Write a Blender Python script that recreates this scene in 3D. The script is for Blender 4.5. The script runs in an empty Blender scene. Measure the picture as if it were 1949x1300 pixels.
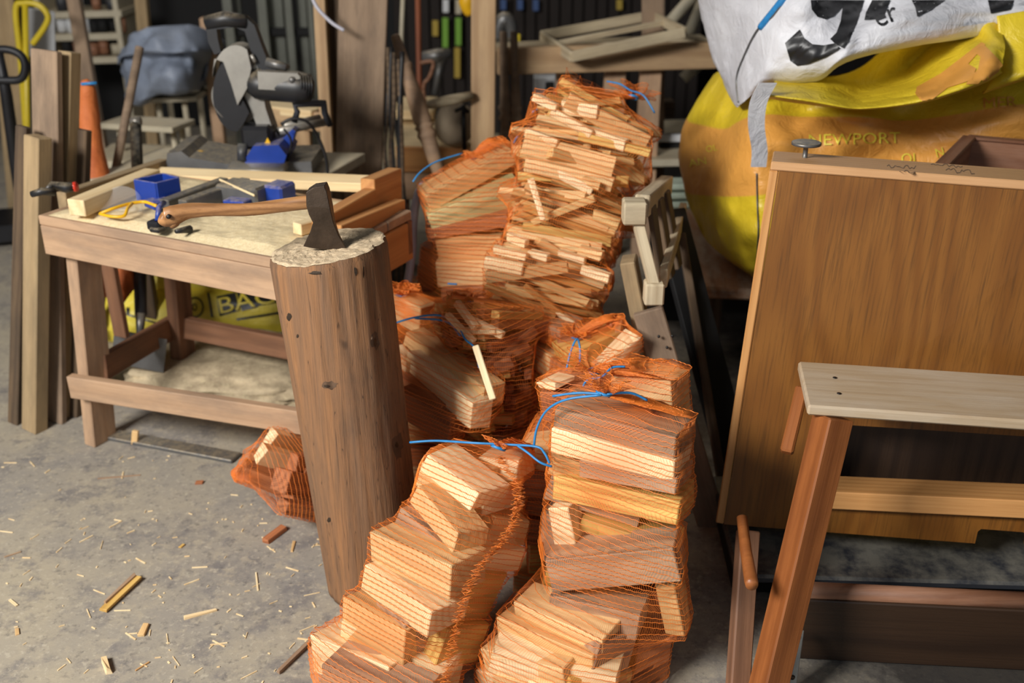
import bpy, bmesh, math, random
import numpy as np
from mathutils import Vector, Matrix, noise
from mathutils.bvhtree import BVHTree

# ------------------------------------------------------------------ camera, world, lights
S = bpy.context.scene
C = S.collection
FPX, PITCH, CAMH = 2000.0, math.radians(24.0), 1.5
cd = bpy.data.cameras.new('camera'); cam = bpy.data.objects.new('camera', cd); C.objects.link(cam)
cam.location = (0, 0, CAMH); cam.rotation_euler = (math.radians(90) - PITCH, 0, 0)
cd.sensor_width = 36.0; cd.lens = FPX / 1949.0 * 36.0; cd.clip_end = 100
cd.dof.use_dof = True; cd.dof.focus_distance = 2.0; cd.dof.aperture_fstop = 2.9
S.camera = cam
S.view_settings.view_transform = 'Standard'; S.view_settings.look = 'None'
S.view_settings.gamma = 1.0; S.view_settings.use_curve_mapping = False
S.view_settings.exposure = 0.45
S.cycles.use_denoising = True
S.cycles.max_bounces = 6; S.cycles.transparent_max_bounces = 16
w = bpy.data.worlds.new('world'); S.world = w; w.use_nodes = True
w.node_tree.nodes['Background'].inputs[0].default_value = (0.80, 0.90, 1.0, 1)
w.node_tree.nodes['Background'].inputs[1].default_value = 0.30
def area_light(name, loc, target, sx, sy, power, col):
    l = bpy.data.lights.new(name, 'AREA'); l.shape = 'RECTANGLE'; l.size = sx; l.size_y = sy
    l.energy = power; l.color = col
    o = bpy.data.objects.new(name, l); C.objects.link(o); o.location = loc
    o.rotation_euler = (Vector(target) - Vector(loc)).to_track_quat('-Z', 'Y').to_euler()
    return o
area_light('doorway_light', (-2.5, -0.35, 2.8), (0.0, 2.3, 0.2), 1.3, 0.9, 205, (1.0, 0.97, 0.93))
area_light('background_fill_light', (-1.2, 5.2, 2.7), (-1.2, 5.2, 0), 2.4, 0.3, 9, (1.0, 0.95, 0.88))  # unseen fill lamp added to lift the dim background

# ------------------------------------------------------------------ pixel helpers
cp, sp = math.cos(PITCH), math.sin(PITCH)
def ray(px, py):
    a = (px - 974.5) / FPX; b = (650.0 - py) / FPX
    return Vector((a, cp + sp * b, -sp + cp * b))
def U(px, py, Y):
    d = ray(px, py); return Vector((0, 0, CAMH)) + d * (Y / d.y)
def UZ(px, py, z=0.0):
    d = ray(px, py); return Vector((0, 0, CAMH)) + d * ((z - CAMH) / d.z)
def pxm(px, py, Y):            # metres per pixel at that point
    return (Y / ray(px, py).y) / FPX

# ------------------------------------------------------------------ materials
def C3(r, g, b):
    f = lambda v: (v / 255 / 12.92) if v / 255 <= 0.04045 else ((v / 255 + 0.055) / 1.055) ** 2.4
    return (f(r), f(g), f(b), 1.0)
class NT:
    def __init__(s, name):
        s.m = bpy.data.materials.new(name); s.m.use_nodes = True
        s.t = s.m.node_tree; s.n = s.t.nodes; s.b = s.n['Principled BSDF']
    def add(s, typ, **kw):
        n = s.n.new(typ)
        for k, v in kw.items(): setattr(n, k, v)
        return n
    def link(s, a, b): s.t.links.new(a, b)
    def math(s, op, a, b=None, c=None):
        n = s.add('ShaderNodeMath', operation=op)
        for i, v in enumerate((a, b, c)):
            if v is None: continue
            if isinstance(v, (int, float)): n.inputs[i].default_value = v
            else: s.link(v, n.inputs[i])
        return n.outputs[0]
    def noise(s, vec, scale, detail=3, rough=0.55, dist=0.0):
        n = s.add('ShaderNodeTexNoise'); n.inputs['Scale'].default_value = scale
        n.inputs['Detail'].default_value = detail; n.inputs['Roughness'].default_value = rough
        n.inputs['Distortion'].default_value = dist
        if vec is not None: s.link(vec, n.inputs['Vector'])
        return n.outputs['Fac']
    def mapping(s, vec, scale=(1, 1, 1), loc=(0, 0, 0)):
        n = s.add('ShaderNodeMapping'); n.inputs['Scale'].default_value = scale; n.inputs['Location'].default_value = loc
        s.link(vec, n.inputs['Vector']); return n.outputs[0]
    def mix(s, fac, a, b, mode='MIX'):
        n = s.add('ShaderNodeMix', data_type='RGBA', blend_type=mode)
        if isinstance(fac, (int, float)): n.inputs[0].default_value = fac
        else: s.link(fac, n.inputs[0])
        for i, v in ((6, a), (7, b)):
            if isinstance(v, tuple): n.inputs[i].default_value = v
            else: s.link(v, n.inputs[i])
        return n.outputs[2]
    def ramp(s, fac, p0, p1):
        n = s.add('ShaderNodeMapRange'); s.link(fac, n.inputs[0]); n.inputs[1].default_value = p0; n.inputs[2].default_value = p1
        n.clamp = True; return n.outputs[0]
    def bump(s, h, strength=0.3, dist=0.01):
        n = s.add('ShaderNodeBump'); n.inputs['Strength'].default_value = strength; n.inputs['Distance'].default_value = dist
        s.link(h, n.inputs['Height']); s.link(n.outputs[0], s.b.inputs['Normal'])
def wood(name, light, dark, ring=55, dirt=None, dirt_amt=0.0, rough=0.6, vary=0.18, tint=None, bump=0.25, fibre=0.5, ringdepth=0.65):
    t = NT(name); tc = t.add('ShaderNodeTexCoord').outputs['Object']; oi = t.add('ShaderNodeObjectInfo').outputs['Random']
    rv = t.add('ShaderNodeCombineXYZ')
    t.link(t.math('MULTIPLY', oi, 7.3), rv.inputs[0])
    t.link(t.math('MULTIPLY_ADD', t.math('FRACT', t.math('MULTIPLY', oi, 17.7)), 0.22, -0.11), rv.inputs[1])
    t.link(t.math('MULTIPLY_ADD', t.math('FRACT', t.math('MULTIPLY', oi, 37.1)), 0.16, 0.02), rv.inputs[2])
    ad = t.add('ShaderNodeVectorMath', operation='ADD'); t.link(tc, ad.inputs[0]); t.link(rv.outputs[0], ad.inputs[1]); p = ad.outputs[0]
    wob = t.noise(t.mapping(p, (1.6, 7, 7)), 1.0, 2)
    flat = t.mapping(p, (0.0, 1, 1))
    ln = t.add('ShaderNodeVectorMath', operation='LENGTH'); t.link(flat, ln.inputs[0])
    r = t.math('ADD', ln.outputs['Value'], t.math('MULTIPLY', wob, 0.05))
    s_ = t.math('SINE', t.math('MULTIPLY', r, ring * 6.283))
    g = t.math('POWER', t.math('MULTIPLY_ADD', s_, 0.5, 0.5), 2.0)
    fib = t.noise(t.mapping(p, (5, 170, 170)), 1.0, 3, 0.7)
    col = t.mix(t.math('MULTIPLY', g, ringdepth), light, dark)
    col = t.mix(t.math('MULTIPLY', t.ramp(fib, 0.45, 0.75), fibre), col, dark)
    if tint: col = t.mix(t.ramp(t.math('FRACT', t.math('MULTIPLY', oi, 5.3)), 0.25, 0.8), col, tint, 'MULTIPLY')
    if dirt:
        dn = t.noise(t.mapping(p, (4, 14, 14)), 1.0, 6, 0.65)
        col = t.mix(t.math('MULTIPLY', t.ramp(dn, 0.42, 0.66), dirt_amt), col, dirt)
    hsv = t.add('ShaderNodeHueSaturation'); t.link(col, hsv.inputs['Color'])
    t.link(t.math('MULTIPLY_ADD', t.math('FRACT', t.math('MULTIPLY', oi, 91.7)), 2 * vary, 1 - vary), hsv.inputs['Value'])
    t.link(hsv.outputs[0], t.b.inputs['Base Color']); t.b.inputs['Roughness'].default_value = rough
    t.bump(t.math('ADD', fib, t.math('MULTIPLY', g, 0.4)), bump, 0.002)
    return t.m
def plain(name, col, rough=0.5, metal=0.0, mottle=0.15, scale=12, bump=0.0, dust=None, dust_amt=0.5):
    t = NT(name); tc = t.add('ShaderNodeTexCoord').outputs['Object']
    n = t.noise(tc, scale, 5, 0.6)
    c = t.mix(t.ramp(n, 0.3, 0.7), col, tuple(list(v * (1 - mottle) for v in col[:3]) + [1]))
    if dust:
        nz = t.add('ShaderNodeNewGeometry'); sx = t.add('ShaderNodeSeparateXYZ'); t.link(nz.outputs['Normal'], sx.inputs[0])
        up = t.ramp(sx.outputs[2], 0.2, 0.9); d2 = t.noise(tc, scale * 3, 6, 0.7)
        c = t.mix(t.math('MULTIPLY', t.math('MULTIPLY', up, t.ramp(d2, 0.35, 0.6)), dust_amt), c, dust)
    t.link(c, t.b.inputs['Base Color']); t.b.inputs['Roughness'].default_value = rough; t.b.inputs['Metallic'].default_value = metal
    if bump: t.bump(t.noise(tc, scale * 6, 4), bump, 0.003)
    return t.m
DUST = C3(205, 185, 150)
M = {}
M['fire'] = wood('split_firewood', C3(236, 202, 146), C3(204, 158, 102), 46, C3(166, 130, 88), 0.35, 0.65, 0.11, C3(238, 222, 205), ringdepth=0.5)
M['firepale'] = wood('pale_firewood', C3(250, 226, 180), C3(224, 186, 132), 50, None, 0, 0.6, 0.06)
M['firegrey'] = wood('weathered_firewood', C3(184, 152, 120), C3(140, 108, 82), 45, C3(110, 90, 78), 0.5, 0.75, 0.1)
M['fireyellow'] = wood('yellow_firewood', C3(226, 186, 106), C3(176, 130, 60), 55, None, 0, 0.6, 0.06)
M['firegreen'] = wood('green_tinged_firewood', C3(208, 198, 140), C3(150, 138, 86), 80, None, 0, 0.65, 0.03)
M['firedark'] = wood('brown_firewood', C3(190, 120, 76), C3(130, 74, 44), 60, C3(90, 55, 35), 0.4, 0.7, 0.1)
M['kind'] = wood('kindling_wood', C3(240, 204, 140), C3(194, 148, 86), 90, C3(142, 100, 58), 0.4, 0.6, 0.16, C3(225, 195, 160), fibre=0.6)
M['bench'] = wood('workbench_pine', C3(188, 154, 122), C3(160, 126, 96), 28, C3(126, 106, 90), 0.6, 0.7, 0.05, ringdepth=0.35)
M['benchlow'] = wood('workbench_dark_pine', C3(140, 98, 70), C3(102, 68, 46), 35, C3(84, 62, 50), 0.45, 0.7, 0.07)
M['pine'] = wood('fresh_pine', C3(238, 214, 168), C3(206, 170, 118), 30, None, 0, 0.55, 0.05, ringdepth=0.5)
M['pineorange'] = wood('orange_pine', C3(204, 146, 86), C3(172, 112, 60), 30, None, 0, 0.6, 0.05)
M['post'] = wood('weathered_post', C3(166, 142, 106), C3(136, 112, 80), 25, C3(104, 92, 72), 0.5, 0.85, 0.08, ringdepth=0.4)
M['postdark'] = wood('dark_weathered_post', C3(104, 84, 62), C3(70, 54, 40), 45, C3(56, 48, 40), 0.6, 0.85, 0.1)
M['plankgrey'] = wood('grey_brown_plank', C3(156, 132, 108), C3(124, 102, 82), 18, C3(92, 78, 66), 0.6, 0.85, 0.06, ringdepth=0.4)
M['beam'] = wood('pale_planed_beam', C3(196, 164, 124), C3(160, 126, 90), 25, C3(140, 112, 90), 0.4, 0.7, 0.07)
M['cream'] = wood('cream_weathered_timber', C3(206, 190, 158), C3(168, 148, 116), 40, C3(130, 116, 98), 0.45, 0.8, 0.06)
M['oakedge'] = wood('oak_lipping', C3(208, 152, 92), C3(176, 118, 62), 50, None, 0, 0.5, 0.03, ringdepth=0.4)
M['oaktop'] = wood('oak_lipping_pale', C3(212, 164, 116), C3(184, 136, 88), 50, None, 0, 0.5, 0.03, ringdepth=0.4)
M['stooltop'] = wood('worn_stool_top', C3(190, 168, 138), C3(168, 140, 106), 40, C3(204, 190, 170), 0.6, 0.6, 0.03, ringdepth=0.3)
M['stoolleg'] = wood('varnished_stool_leg', C3(160, 96, 50), C3(124, 70, 34), 30, C3(90, 48, 26), 0.35, 0.4, 0.04)
M['darkbrown'] = wood('brown_and_shade_board', C3(58, 40, 26), C3(38, 24, 15), 30, None, 0, 0.5, 0.03)  # brown box boards, and painted shade inside the cabinet
M['frame'] = wood('reddish_drawer_wood', C3(150, 104, 76), C3(110, 70, 48), 40, C3(170, 140, 120), 0.3, 0.6, 0.03)
M['shelfplank'] = wood('rough_shelf_plank', C3(176, 128, 92), C3(126, 84, 54), 25, C3(200, 182, 160), 0.75, 0.7, 0.03)
def veneer():
    t = NT('oak_veneer'); tc = t.add('ShaderNodeTexCoord').outputs['Object']
    # board local X runs up the grain
    big = t.noise(t.mapping(tc, (0.9, 5, 5)), 1.0, 2)
    sn = t.math('SINE', t.math('MULTIPLY', t.math('ADD', big, t.math('MULTIPLY', t.noise(t.mapping(tc, (0.6, 2.2, 2.2)), 1.0, 1), 2.0)), 34.0))
    fib = t.noise(t.mapping(tc, (7, 210, 210)), 1.0, 4, 0.7)
    c = t.mix(t.ramp(sn, -1, 1), C3(136, 87, 33), C3(122, 75, 26))
    c = t.mix(t.math('MULTIPLY', t.ramp(fib, 0.48, 0.72), 0.8), c, C3(88, 56, 22))
    t.link(c, t.b.inputs['Base Color']); t.b.inputs['Roughness'].default_value = 0.42
    t.bump(fib, 0.1, 0.001); return t.m
M['veneer'] = veneer()
def stump_side():
    t = NT('weathered_stump_side'); tc = t.add('ShaderNodeTexCoord').outputs['Object']
    fib = t.noise(t.mapping(tc, (38, 38, 2.2)), 1.0, 6, 0.65)
    fine = t.noise(t.mapping(tc, (170, 170, 7)), 1.0, 4, 0.7)
    blot = t.noise(t.mapping(tc, (7, 7, 3)), 1.0, 5, 0.6)
    c = t.mix(t.ramp(fib, 0.3, 0.7), C3(156, 110, 70), C3(122, 92, 68))
    c = t.mix(t.math('MULTIPLY', t.ramp(fine, 0.42, 0.7), 0.55), c, C3(92, 70, 52))
    c = t.mix(t.math('MULTIPLY', t.ramp(blot, 0.5, 0.72), 0.7), c, C3(82, 66, 54))
    kn = t.noise(t.mapping(tc, (16, 16, 9), (3.1, 0.4, 1.7)), 1.0, 2)
    c = t.mix(t.ramp(kn, 0.70, 0.75), c, C3(42, 30, 22))
    ck = t.noise(t.mapping(tc, (60, 60, 1.1), (1, 2, 3)), 1.0, 2)
    c = t.mix(t.math('MULTIPLY', t.ramp(t.math('ABSOLUTE', t.math('SUBTRACT', ck, 0.5)), 0.008, 0.0), 0.8), c, C3(48, 34, 26))
    t.link(c, t.b.inputs['Base Color']); t.b.inputs['Roughness'].default_value = 0.82
    t.bump(t.math('ADD', fib, t.math('MULTIPLY', fine, 0.6)), 0.6, 0.004); return t.m
M['stump'] = stump_side()
def speck(name, a, b, c_, scale, rough=0.9, bump=0.6):
    t = NT(name); tc = t.add('ShaderNodeTexCoord').outputs['Object']
    n1 = t.noise(tc, scale, 5, 0.7); n2 = t.noise(tc, scale * 3.1, 4, 0.7)
    c = t.mix(t.ramp(n1, 0.35, 0.65), a, b); c = t.mix(t.math('MULTIPLY', t.ramp(n2, 0.52, 0.66), 0.8), c, c_)
    t.link(c, t.b.inputs['Base Color']); t.b.inputs['Roughness'].default_value = rough
    t.bump(n2, bump, 0.004); return t.m
M['sawdust'] = speck('sawdust', C3(236, 216, 172), C3(218, 194, 148), C3(248, 236, 204), 90, 0.9, 0.3)
M['stumptop'] = speck('splintered_end_grain', C3(214, 192, 158), C3(188, 162, 128), C3(236, 220, 190), 150, 0.95, 0.6)
M['dustpile'] = speck('floor_sweepings', C3(196, 178, 146), C3(150, 134, 108), C3(196, 180, 146), 18)
def floor_mat():
    t = NT('dusty_concrete'); tc = t.add('ShaderNodeTexCoord').outputs['Object']
    n1 = t.noise(tc, 1.7, 6, 0.62); n2 = t.noise(tc, 11, 7, 0.72); n3 = t.noise(tc, 75, 4, 0.7); n4 = t.noise(t.mapping(tc, (1, 1, 1), (7, 3, 0)), 30, 5, 0.7)
    c = t.mix(t.ramp(n1, 0.36, 0.62), C3(144, 138, 130), C3(170, 159, 138))
    c = t.mix(t.math('MULTIPLY', t.ramp(n2, 0.50, 0.64), 0.7), c, C3(112, 108, 108))
    c = t.mix(t.math('MULTIPLY', t.ramp(t.noise(tc, 48, 5, 0.75), 0.55, 0.68), 0.6), c, C3(88, 84, 82))
    c = t.mix(t.math('MULTIPLY', t.ramp(n4, 0.54, 0.64), 0.6), c, C3(176, 164, 142))
    c = t.mix(t.math('MULTIPLY', t.ramp(n3, 0.56, 0.66), 0.6), c, C3(190, 180, 160))
    # sawdust gathered round the workbench feet
    sx = t.add('ShaderNodeSeparateXYZ'); t.link(tc, sx.inputs[0])
    dx = t.math('MULTIPLY', t.math('ADD', sx.outputs[0], 0.95), 0.95); dy = t.math('MULTIPLY', t.math('SUBTRACT', sx.outputs[1], 3.0), 1.5)
    d = t.math('SQRT', t.math('ADD', t.math('MULTIPLY', dx, dx), t.math('MULTIPLY', dy, dy)))
    near = t.ramp(t.math('ADD', d, t.math('MULTIPLY', t.math('SUBTRACT', n2, 0.5), 1.3)), 1.25, 0.3)
    c = t.mix(t.math('MULTIPLY', near, 0.9), c, C3(208, 190, 150))
    # floor colour darkened to paint in the shade under the cabinets at the right
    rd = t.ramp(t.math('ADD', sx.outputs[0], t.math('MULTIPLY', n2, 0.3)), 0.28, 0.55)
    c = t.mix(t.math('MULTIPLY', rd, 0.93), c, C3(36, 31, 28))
    t.link(c, t.b.inputs['Base Color']); t.b.inputs['Roughness'].default_value = 0.8
    t.bump(t.math('ADD', n2, t.math('MULTIPLY', n3, 0.4)), 0.35, 0.004); return t.m
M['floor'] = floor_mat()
def net_mat():
    t = NT('orange_net'); t.b.inputs['Base Color'].default_value = C3(248, 138, 56); t.b.inputs['Roughness'].default_value = 0.4
    t.b.inputs['Transmission Weight'].default_value = 0.0; return t.m
M['net'] = net_mat()
M['blue'] = plain('blue_twine', C3(50, 140, 205), 0.4, 0, 0.3, 60)
M['iron'] = plain('dark_forged_steel', C3(74, 68, 62), 0.42, 0.75, 0.5, 30, 0.3)
M['ironrust'] = plain('brown_steel', C3(84, 70, 58), 0.5, 0.6, 0.5, 25, 0.3)
M['helve'] = wood('worn_ash_handle', C3(176, 128, 82), C3(120, 80, 48), 70, C3(80, 54, 36), 0.5, 0.35, 0.02)
M['black'] = plain('black_plastic', C3(36, 37, 40), 0.45, 0, 0.3, 20, 0, DUST, 0.35)
M['blackiron'] = plain('black_iron', C3(30, 30, 34), 0.5, 0.2, 0.3, 20, 0.1)
M['void'] = plain('near_black', C3(15, 15, 16), 0.8, 0.0, 0.3, 8)  # near-black for dark parts and the painted shade under the plank bench
M['greymetal'] = plain('dusty_grey_metal', C3(120, 120, 120), 0.45, 0.6, 0.25, 20, 0.05, DUST, 0.55)
M['alu'] = plain('cast_aluminium', C3(168, 164, 156), 0.42, 0.6, 0.2, 20, 0.05, DUST, 0.4)
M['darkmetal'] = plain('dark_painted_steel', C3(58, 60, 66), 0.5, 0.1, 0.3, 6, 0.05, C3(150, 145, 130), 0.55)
M['bluepl'] = plain('blue_plastic', C3(32, 62, 148), 0.35, 0, 0.15, 20, 0, DUST, 0.45)
M['red'] = plain('red_plastic', C3(214, 60, 40), 0.4)
M['yellowpl'] = plain('yellow_plastic', C3(240, 184, 30), 0.4)
M['yellowpaint'] = plain('yellow_painted_tube', C3(206, 182, 40), 0.4)
M['whitepl'] = plain('white_plastic', C3(216, 218, 220), 0.45, 0, 0.08, 15)
M['greypvc'] = plain('pale_grey_pipe', C3(196, 194, 204), 0.4, 0, 0.08, 15)
M['tarp'] = plain('blue_grey_tarpaulin', C3(140, 150, 168), 0.55, 0, 0.3, 5, 0.1)
M['creampaint'] = plain('cream_painted_steel', C3(196, 186, 162), 0.6, 0, 0.25, 10, 0, DUST, 0.5)
M['greenpale'] = plain('pale_green_plastic', C3(190, 204, 186), 0.5, 0, 0.15, 10)
M['rack'] = plain('dull_rack_steel', C3(112, 114, 104), 0.6, 0.1, 0.25, 8)
M['knotstain'] = plain('knot_stain', C3(104, 80, 60), 0.85, 0, 0.4, 40)
M['wall'] = plain('dark_wall', C3(26, 21, 19), 0.9, 0, 0.4, 2)  # single near-black tone for walls and ceiling
M['slat'] = plain('dark_slat_timber', C3(30, 20, 15), 0.8, 0, 0.3, 6)
M['green'] = plain('green_gap_view', C3(120, 170, 60), 0.7)
M['ochre'] = plain('ochre_gap_view', C3(176, 150, 60), 0.7)
M['bluecloth'] = plain('blue_gap_view', C3(60, 84, 130), 0.7)
M['cardboard'] = plain('cardboard', C3(190, 160, 104), 0.8, 0, 0.15, 6)
M['canvas'] = plain('cream_upholstery', C3(190, 172, 146), 0.85, 0, 0.15, 10)
M['rustbrown'] = plain('rust_brown_pipe', C3(140, 78, 48), 0.6)
M['cable'] = plain('black_cable', C3(28, 26, 26), 0.5)
M['ink'] = plain('black_print', C3(30, 30, 32), 0.4)
M['inkpencil'] = plain('pencil_marks', C3(140, 112, 86), 0.7)
M['yelprint'] = plain('yellow_print', C3(244, 226, 80), 0.45)
M['orprint'] = plain('orange_print', C3(226, 160, 74), 0.5)
def woven(name, col, col2, sheen_rough=0.4):
    t = NT(name); tc = t.add('ShaderNodeTexCoord').outputs['Object']
    n = t.noise(tc, 5, 5, 0.6); c = t.mix(t.ramp(n, 0.35, 0.7), col, col2)
    t.link(c, t.b.inputs['Base Color']); t.b.inputs['Roughness'].default_value = sheen_rough
    wv = t.noise(tc, 380, 2); wr = t.noise(tc, 16, 4, 0.6, 1.2)
    t.bump(t.math('ADD', t.math('MULTIPLY', wv, 0.06), wr), 0.55, 0.012); return t
def yellow_bag_mat():
    t = woven('yellow_woven_sack', C3(228, 200, 48), C3(208, 178, 38))
    base = t.b.inputs['Base Color'].links[0].from_socket
    uv = t.add('ShaderNodeTexCoord').outputs['UV']; sx = t.add('ShaderNodeSeparateXYZ'); t.link(uv, sx.inputs[0])
    wob = t.math('MULTIPLY', t.math('SUBTRACT', t.noise(uv, 3, 2), 0.5), 0.02)
    v = t.math('ADD', sx.outputs[1], wob)
    band = t.math('MULTIPLY', t.ramp(v, 0.455, 0.465), t.ramp(v, 0.80, 0.79))
    c = t.mix(t.math('MULTIPLY', band, 0.9), base, C3(228, 158, 78))
    t.link(c, t.b.inputs['Base Color']); return t.m
M['yellowbag'] = yellow_bag_mat()
M['yellowflap'] = woven('yellow_woven_flap', C3(230, 202, 52), C3(206, 178, 40)).m
M['whitebag'] = woven('white_woven_sack', C3(222, 222, 226), C3(200, 200, 206), 0.5).m
M['webbing'] = woven('white_webbing', C3(214, 214, 216), C3(190, 190, 196), 0.8).m
M['cementbag'] = woven('yellow_paper_sack', C3(232, 212, 76), C3(204, 184, 60), 0.45).m
M['orangecloth'] = woven('orange_net_cloth', C3(220, 124, 62), C3(170, 84, 40), 0.7).m
def clear():
    t = NT('clear_lens'); t.b.inputs['Base Color'].default_value = (.95, .95, .95, 1); t.b.inputs['Roughness'].default_value = 0.05
    t.b.inputs['Alpha'].default_value = 0.14; return t.m
M['clear'] = clear()

# ------------------------------------------------------------------ object helpers
WM = {}
def tag(o, label=None, cat=None, group=None, kind=None):
    if label: o['label'] = label
    if cat: o['category'] = cat
    if group: o['group'] = group
    if kind: o['kind'] = kind
    return o
def thing(name, label, cat, loc, group=None):
    o = bpy.data.objects.new(name, None); C.objects.link(o); o.empty_display_size = 0.05
    o.location = loc; WM[o.name] = Matrix.Translation(Vector(loc)); return tag(o, label, cat, group)
def put(name, me, mat, parent=None, W=None):
    if mat is not None and not me.materials: me.materials.append(mat)
    o = bpy.data.objects.new(name, me); C.objects.link(o)
    W = W or Matrix.Identity(4); WM[o.name] = W.copy()
    if parent is not None:
        o.parent = parent; o.matrix_local = WM[parent.name].inverted() @ W
    else: o.matrix_local = W
    return o
def mesh_of(verts, faces, name='m', smooth=False, centre=True):
    """mesh in world coordinates -> (mesh around its centre, world matrix)"""
    v = np.array([tuple(p) for p in verts], float)
    c = (v.min(0) + v.max(0)) / 2 if centre else np.zeros(3)
    me = bpy.data.meshes.new(name); me.from_pydata((v - c).tolist(), [], [tuple(int(i) for i in f) for f in faces]); me.update()
    if smooth: me.polygons.foreach_set('use_smooth', [True] * len(me.polygons))
    return me, Matrix.Translation(Vector(c))
def solid(name, verts, faces, mat, parent=None, smooth=False):
    me, W = mesh_of(verts, faces, name, smooth); return put(name, me, mat, parent, W)
def frame_of(x, hint):
    x = x.normalized(); z = x.cross(hint)
    if z.length < 1e-6: z = x.cross(Vector((0.3, 0.5, 0.8)))
    z.normalize(); y = z.cross(x).normalized(); return x, y, z
_bc = {}
def board_mesh(L, w_, t_, bev, seed=None, jit=0.0):
    key = (round(L, 4), round(w_, 4), round(t_, 4), bev) if not jit else None
    if key and key in _bc: return _bc[key]
    bm = bmesh.new(); bmesh.ops.create_cube(bm, size=1.0)
    for v in bm.verts: v.co = Vector((v.co.x * L, v.co.y * w_, v.co.z * t_))
    if jit:
        for v in bm.verts: v.co += Vector((RJ.uniform(-1, 1) * jit, RJ.uniform(-1, 1) * jit, RJ.uniform(-1, 1) * jit))
    if bev: bmesh.ops.bevel(bm, geom=list(bm.edges), offset=min(bev, t_ * 0.3, w_ * 0.3), segments=1, affect='EDGES')
    me = bpy.data.meshes.new('board'); bm.to_mesh(me); bm.free()
    if key: _bc[key] = me
    return me
RJ = random.Random(5)
def board(name, p0, p1, w_, t_, hint, mat, parent=None, bev=0.0025, jit=0.0):
    """board from p0 to p1, width w_ along hint, thickness t_ across; local X along the grain"""
    p0, p1 = Vector(p0), Vector(p1); x, y, z = frame_of(p1 - p0, Vector(hint))
    me = board_mesh((p1 - p0).length, w_, t_, bev, None, jit)
    if me.materials and me.materials[0] != mat: me = me.copy(); me.materials.clear()
    R = Matrix((x, y, z)).transposed().to_4x4(); R.translation = (p0 + p1) / 2
    return put(name, me, mat, parent, R)
def tube(name, pts, r, mat, parent=None, n=8, closed=False, caps=True, smooth_pts=0, flat=1.0):
    P = [Vector(p) for p in pts]
    if smooth_pts:
        P, r = spline(P, smooth_pts, closed, r)
    R_ = r if isinstance(r, (list, tuple)) else [r] * len(P)
    V, Fc = [], []; m = len(P); up = None
    for i, p in enumerate(P):
        a = P[(i - 1) % m] if (closed or i > 0) else p; b = P[(i + 1) % m] if (closed or i < m - 1) else p
        tg = (b - a).normalized()
        if up is None:
            up = Vector((0, 0, 1)) if abs(tg.z) < 0.9 else Vector((1, 0, 0))
        s_ = tg.cross(up).normalized(); up = s_.cross(tg).normalized()
        for k in range(n):
            an = 2 * math.pi * k / n; V.append(p + (s_ * math.cos(an) + up * math.sin(an) * flat) * R_[i])
    for i in range(m if closed else m - 1):
        for k in range(n):
            j = (i + 1) % m; k2 = (k + 1) % n
            Fc.append((i * n + k, i * n + k2, j * n + k2, j * n + k))
    if caps and not closed:
        Fc.append(tuple(range(n - 1, -1, -1))); Fc.append(tuple((m - 1) * n + k for k in range(n)))
    return solid(name, V, Fc, mat, parent, True)
def spline(P, k, closed=False, r=None):
    out, ro = [], []; m = len(P)
    R_ = r if isinstance(r, (list, tuple)) else None
    for i in range(m if closed else m - 1):
        g = (lambda q: P[q % m]) if closed else (lambda q: P[max(0, min(m - 1, q))])
        a, b, c, d = g(i - 1), g(i), g(i + 1), g(i + 2)
        for j in range(k):
            t = j / k
            out.append(0.5 * ((2 * b) + (c - a) * t + (2 * a - 5 * b + 4 * c - d) * t * t + (3 * b - a - 3 * c + d) * t ** 3))
            if R_: ro.append(R_[i] * (1 - t) + R_[(i + 1) % m] * t)
    if not closed:
        out.append(P[-1]);
        if R_: ro.append(R_[-1])
    return out, (ro if R_ else r)
def lathe_along(name, p0, p1, prof, mat, parent=None, n=16):
    p0, p1 = Vector(p0), Vector(p1)
    return tube(name, [p0.lerp(p1, t) for t, _ in prof], [q for _, q in prof], mat, parent, n)
def prism(name, outline, ext, mat, parent=None, smooth=False):
    """closed outline (3-D points) extruded by vector ext"""
    n = len(outline); a = [Vector(p) for p in outline]; b = [p + Vector(ext) for p in a]
    Fc = [tuple(range(n)), tuple(range(2 * n - 1, n - 1, -1))] + [(i, i + n, (i + 1) % n + n, (i + 1) % n) for i in range(n)]
    me, W = mesh_of(a + b, Fc, name)
    bm = bmesh.new(); bm.from_mesh(me); bmesh.ops.recalc_face_normals(bm, faces=list(bm.faces)); bm.to_mesh(me); bm.free()
    return put(name, me, mat, parent, W)
def boxw(name, c, size, mat, parent=None, rz=0.0, bev=0.002):
    me = board_mesh(size[0], size[1], size[2], bev)
    if me.materials and me.materials[0] != mat: me = me.copy(); me.materials.clear()
    return put(name, me, mat, parent, Matrix.Translation(Vector(c)) @ Matrix.Rotation(rz, 4, 'Z'))
def blob(name, c, rad, mat, parent=None, amp=0.1, freq=3.0, seed=0, sub=4, flatz=None, W=None):
    bm = bmesh.new(); bmesh.ops.create_icosphere(bm, subdivisions=sub, radius=1.0)
    for v in bm.verts:
        d = v.co.copy(); k = 1 + amp * noise.fractal(d * freq + Vector((seed, seed * 2, 0)), 0.8, 2.0, 4)
        v.co = Vector((d.x * rad[0], d.y * rad[1], d.z * rad[2])) * k
        if flatz is not None and v.co.z < flatz: v.co.z = flatz
    me = bpy.data.meshes.new(name); bm.to_mesh(me); bm.free(); me.polygons.foreach_set('use_smooth', [True] * len(me.polygons))
    return put(name, me, mat, parent, (W or Matrix.Identity(4)) if W else Matrix.Translation(Vector(c)))
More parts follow.
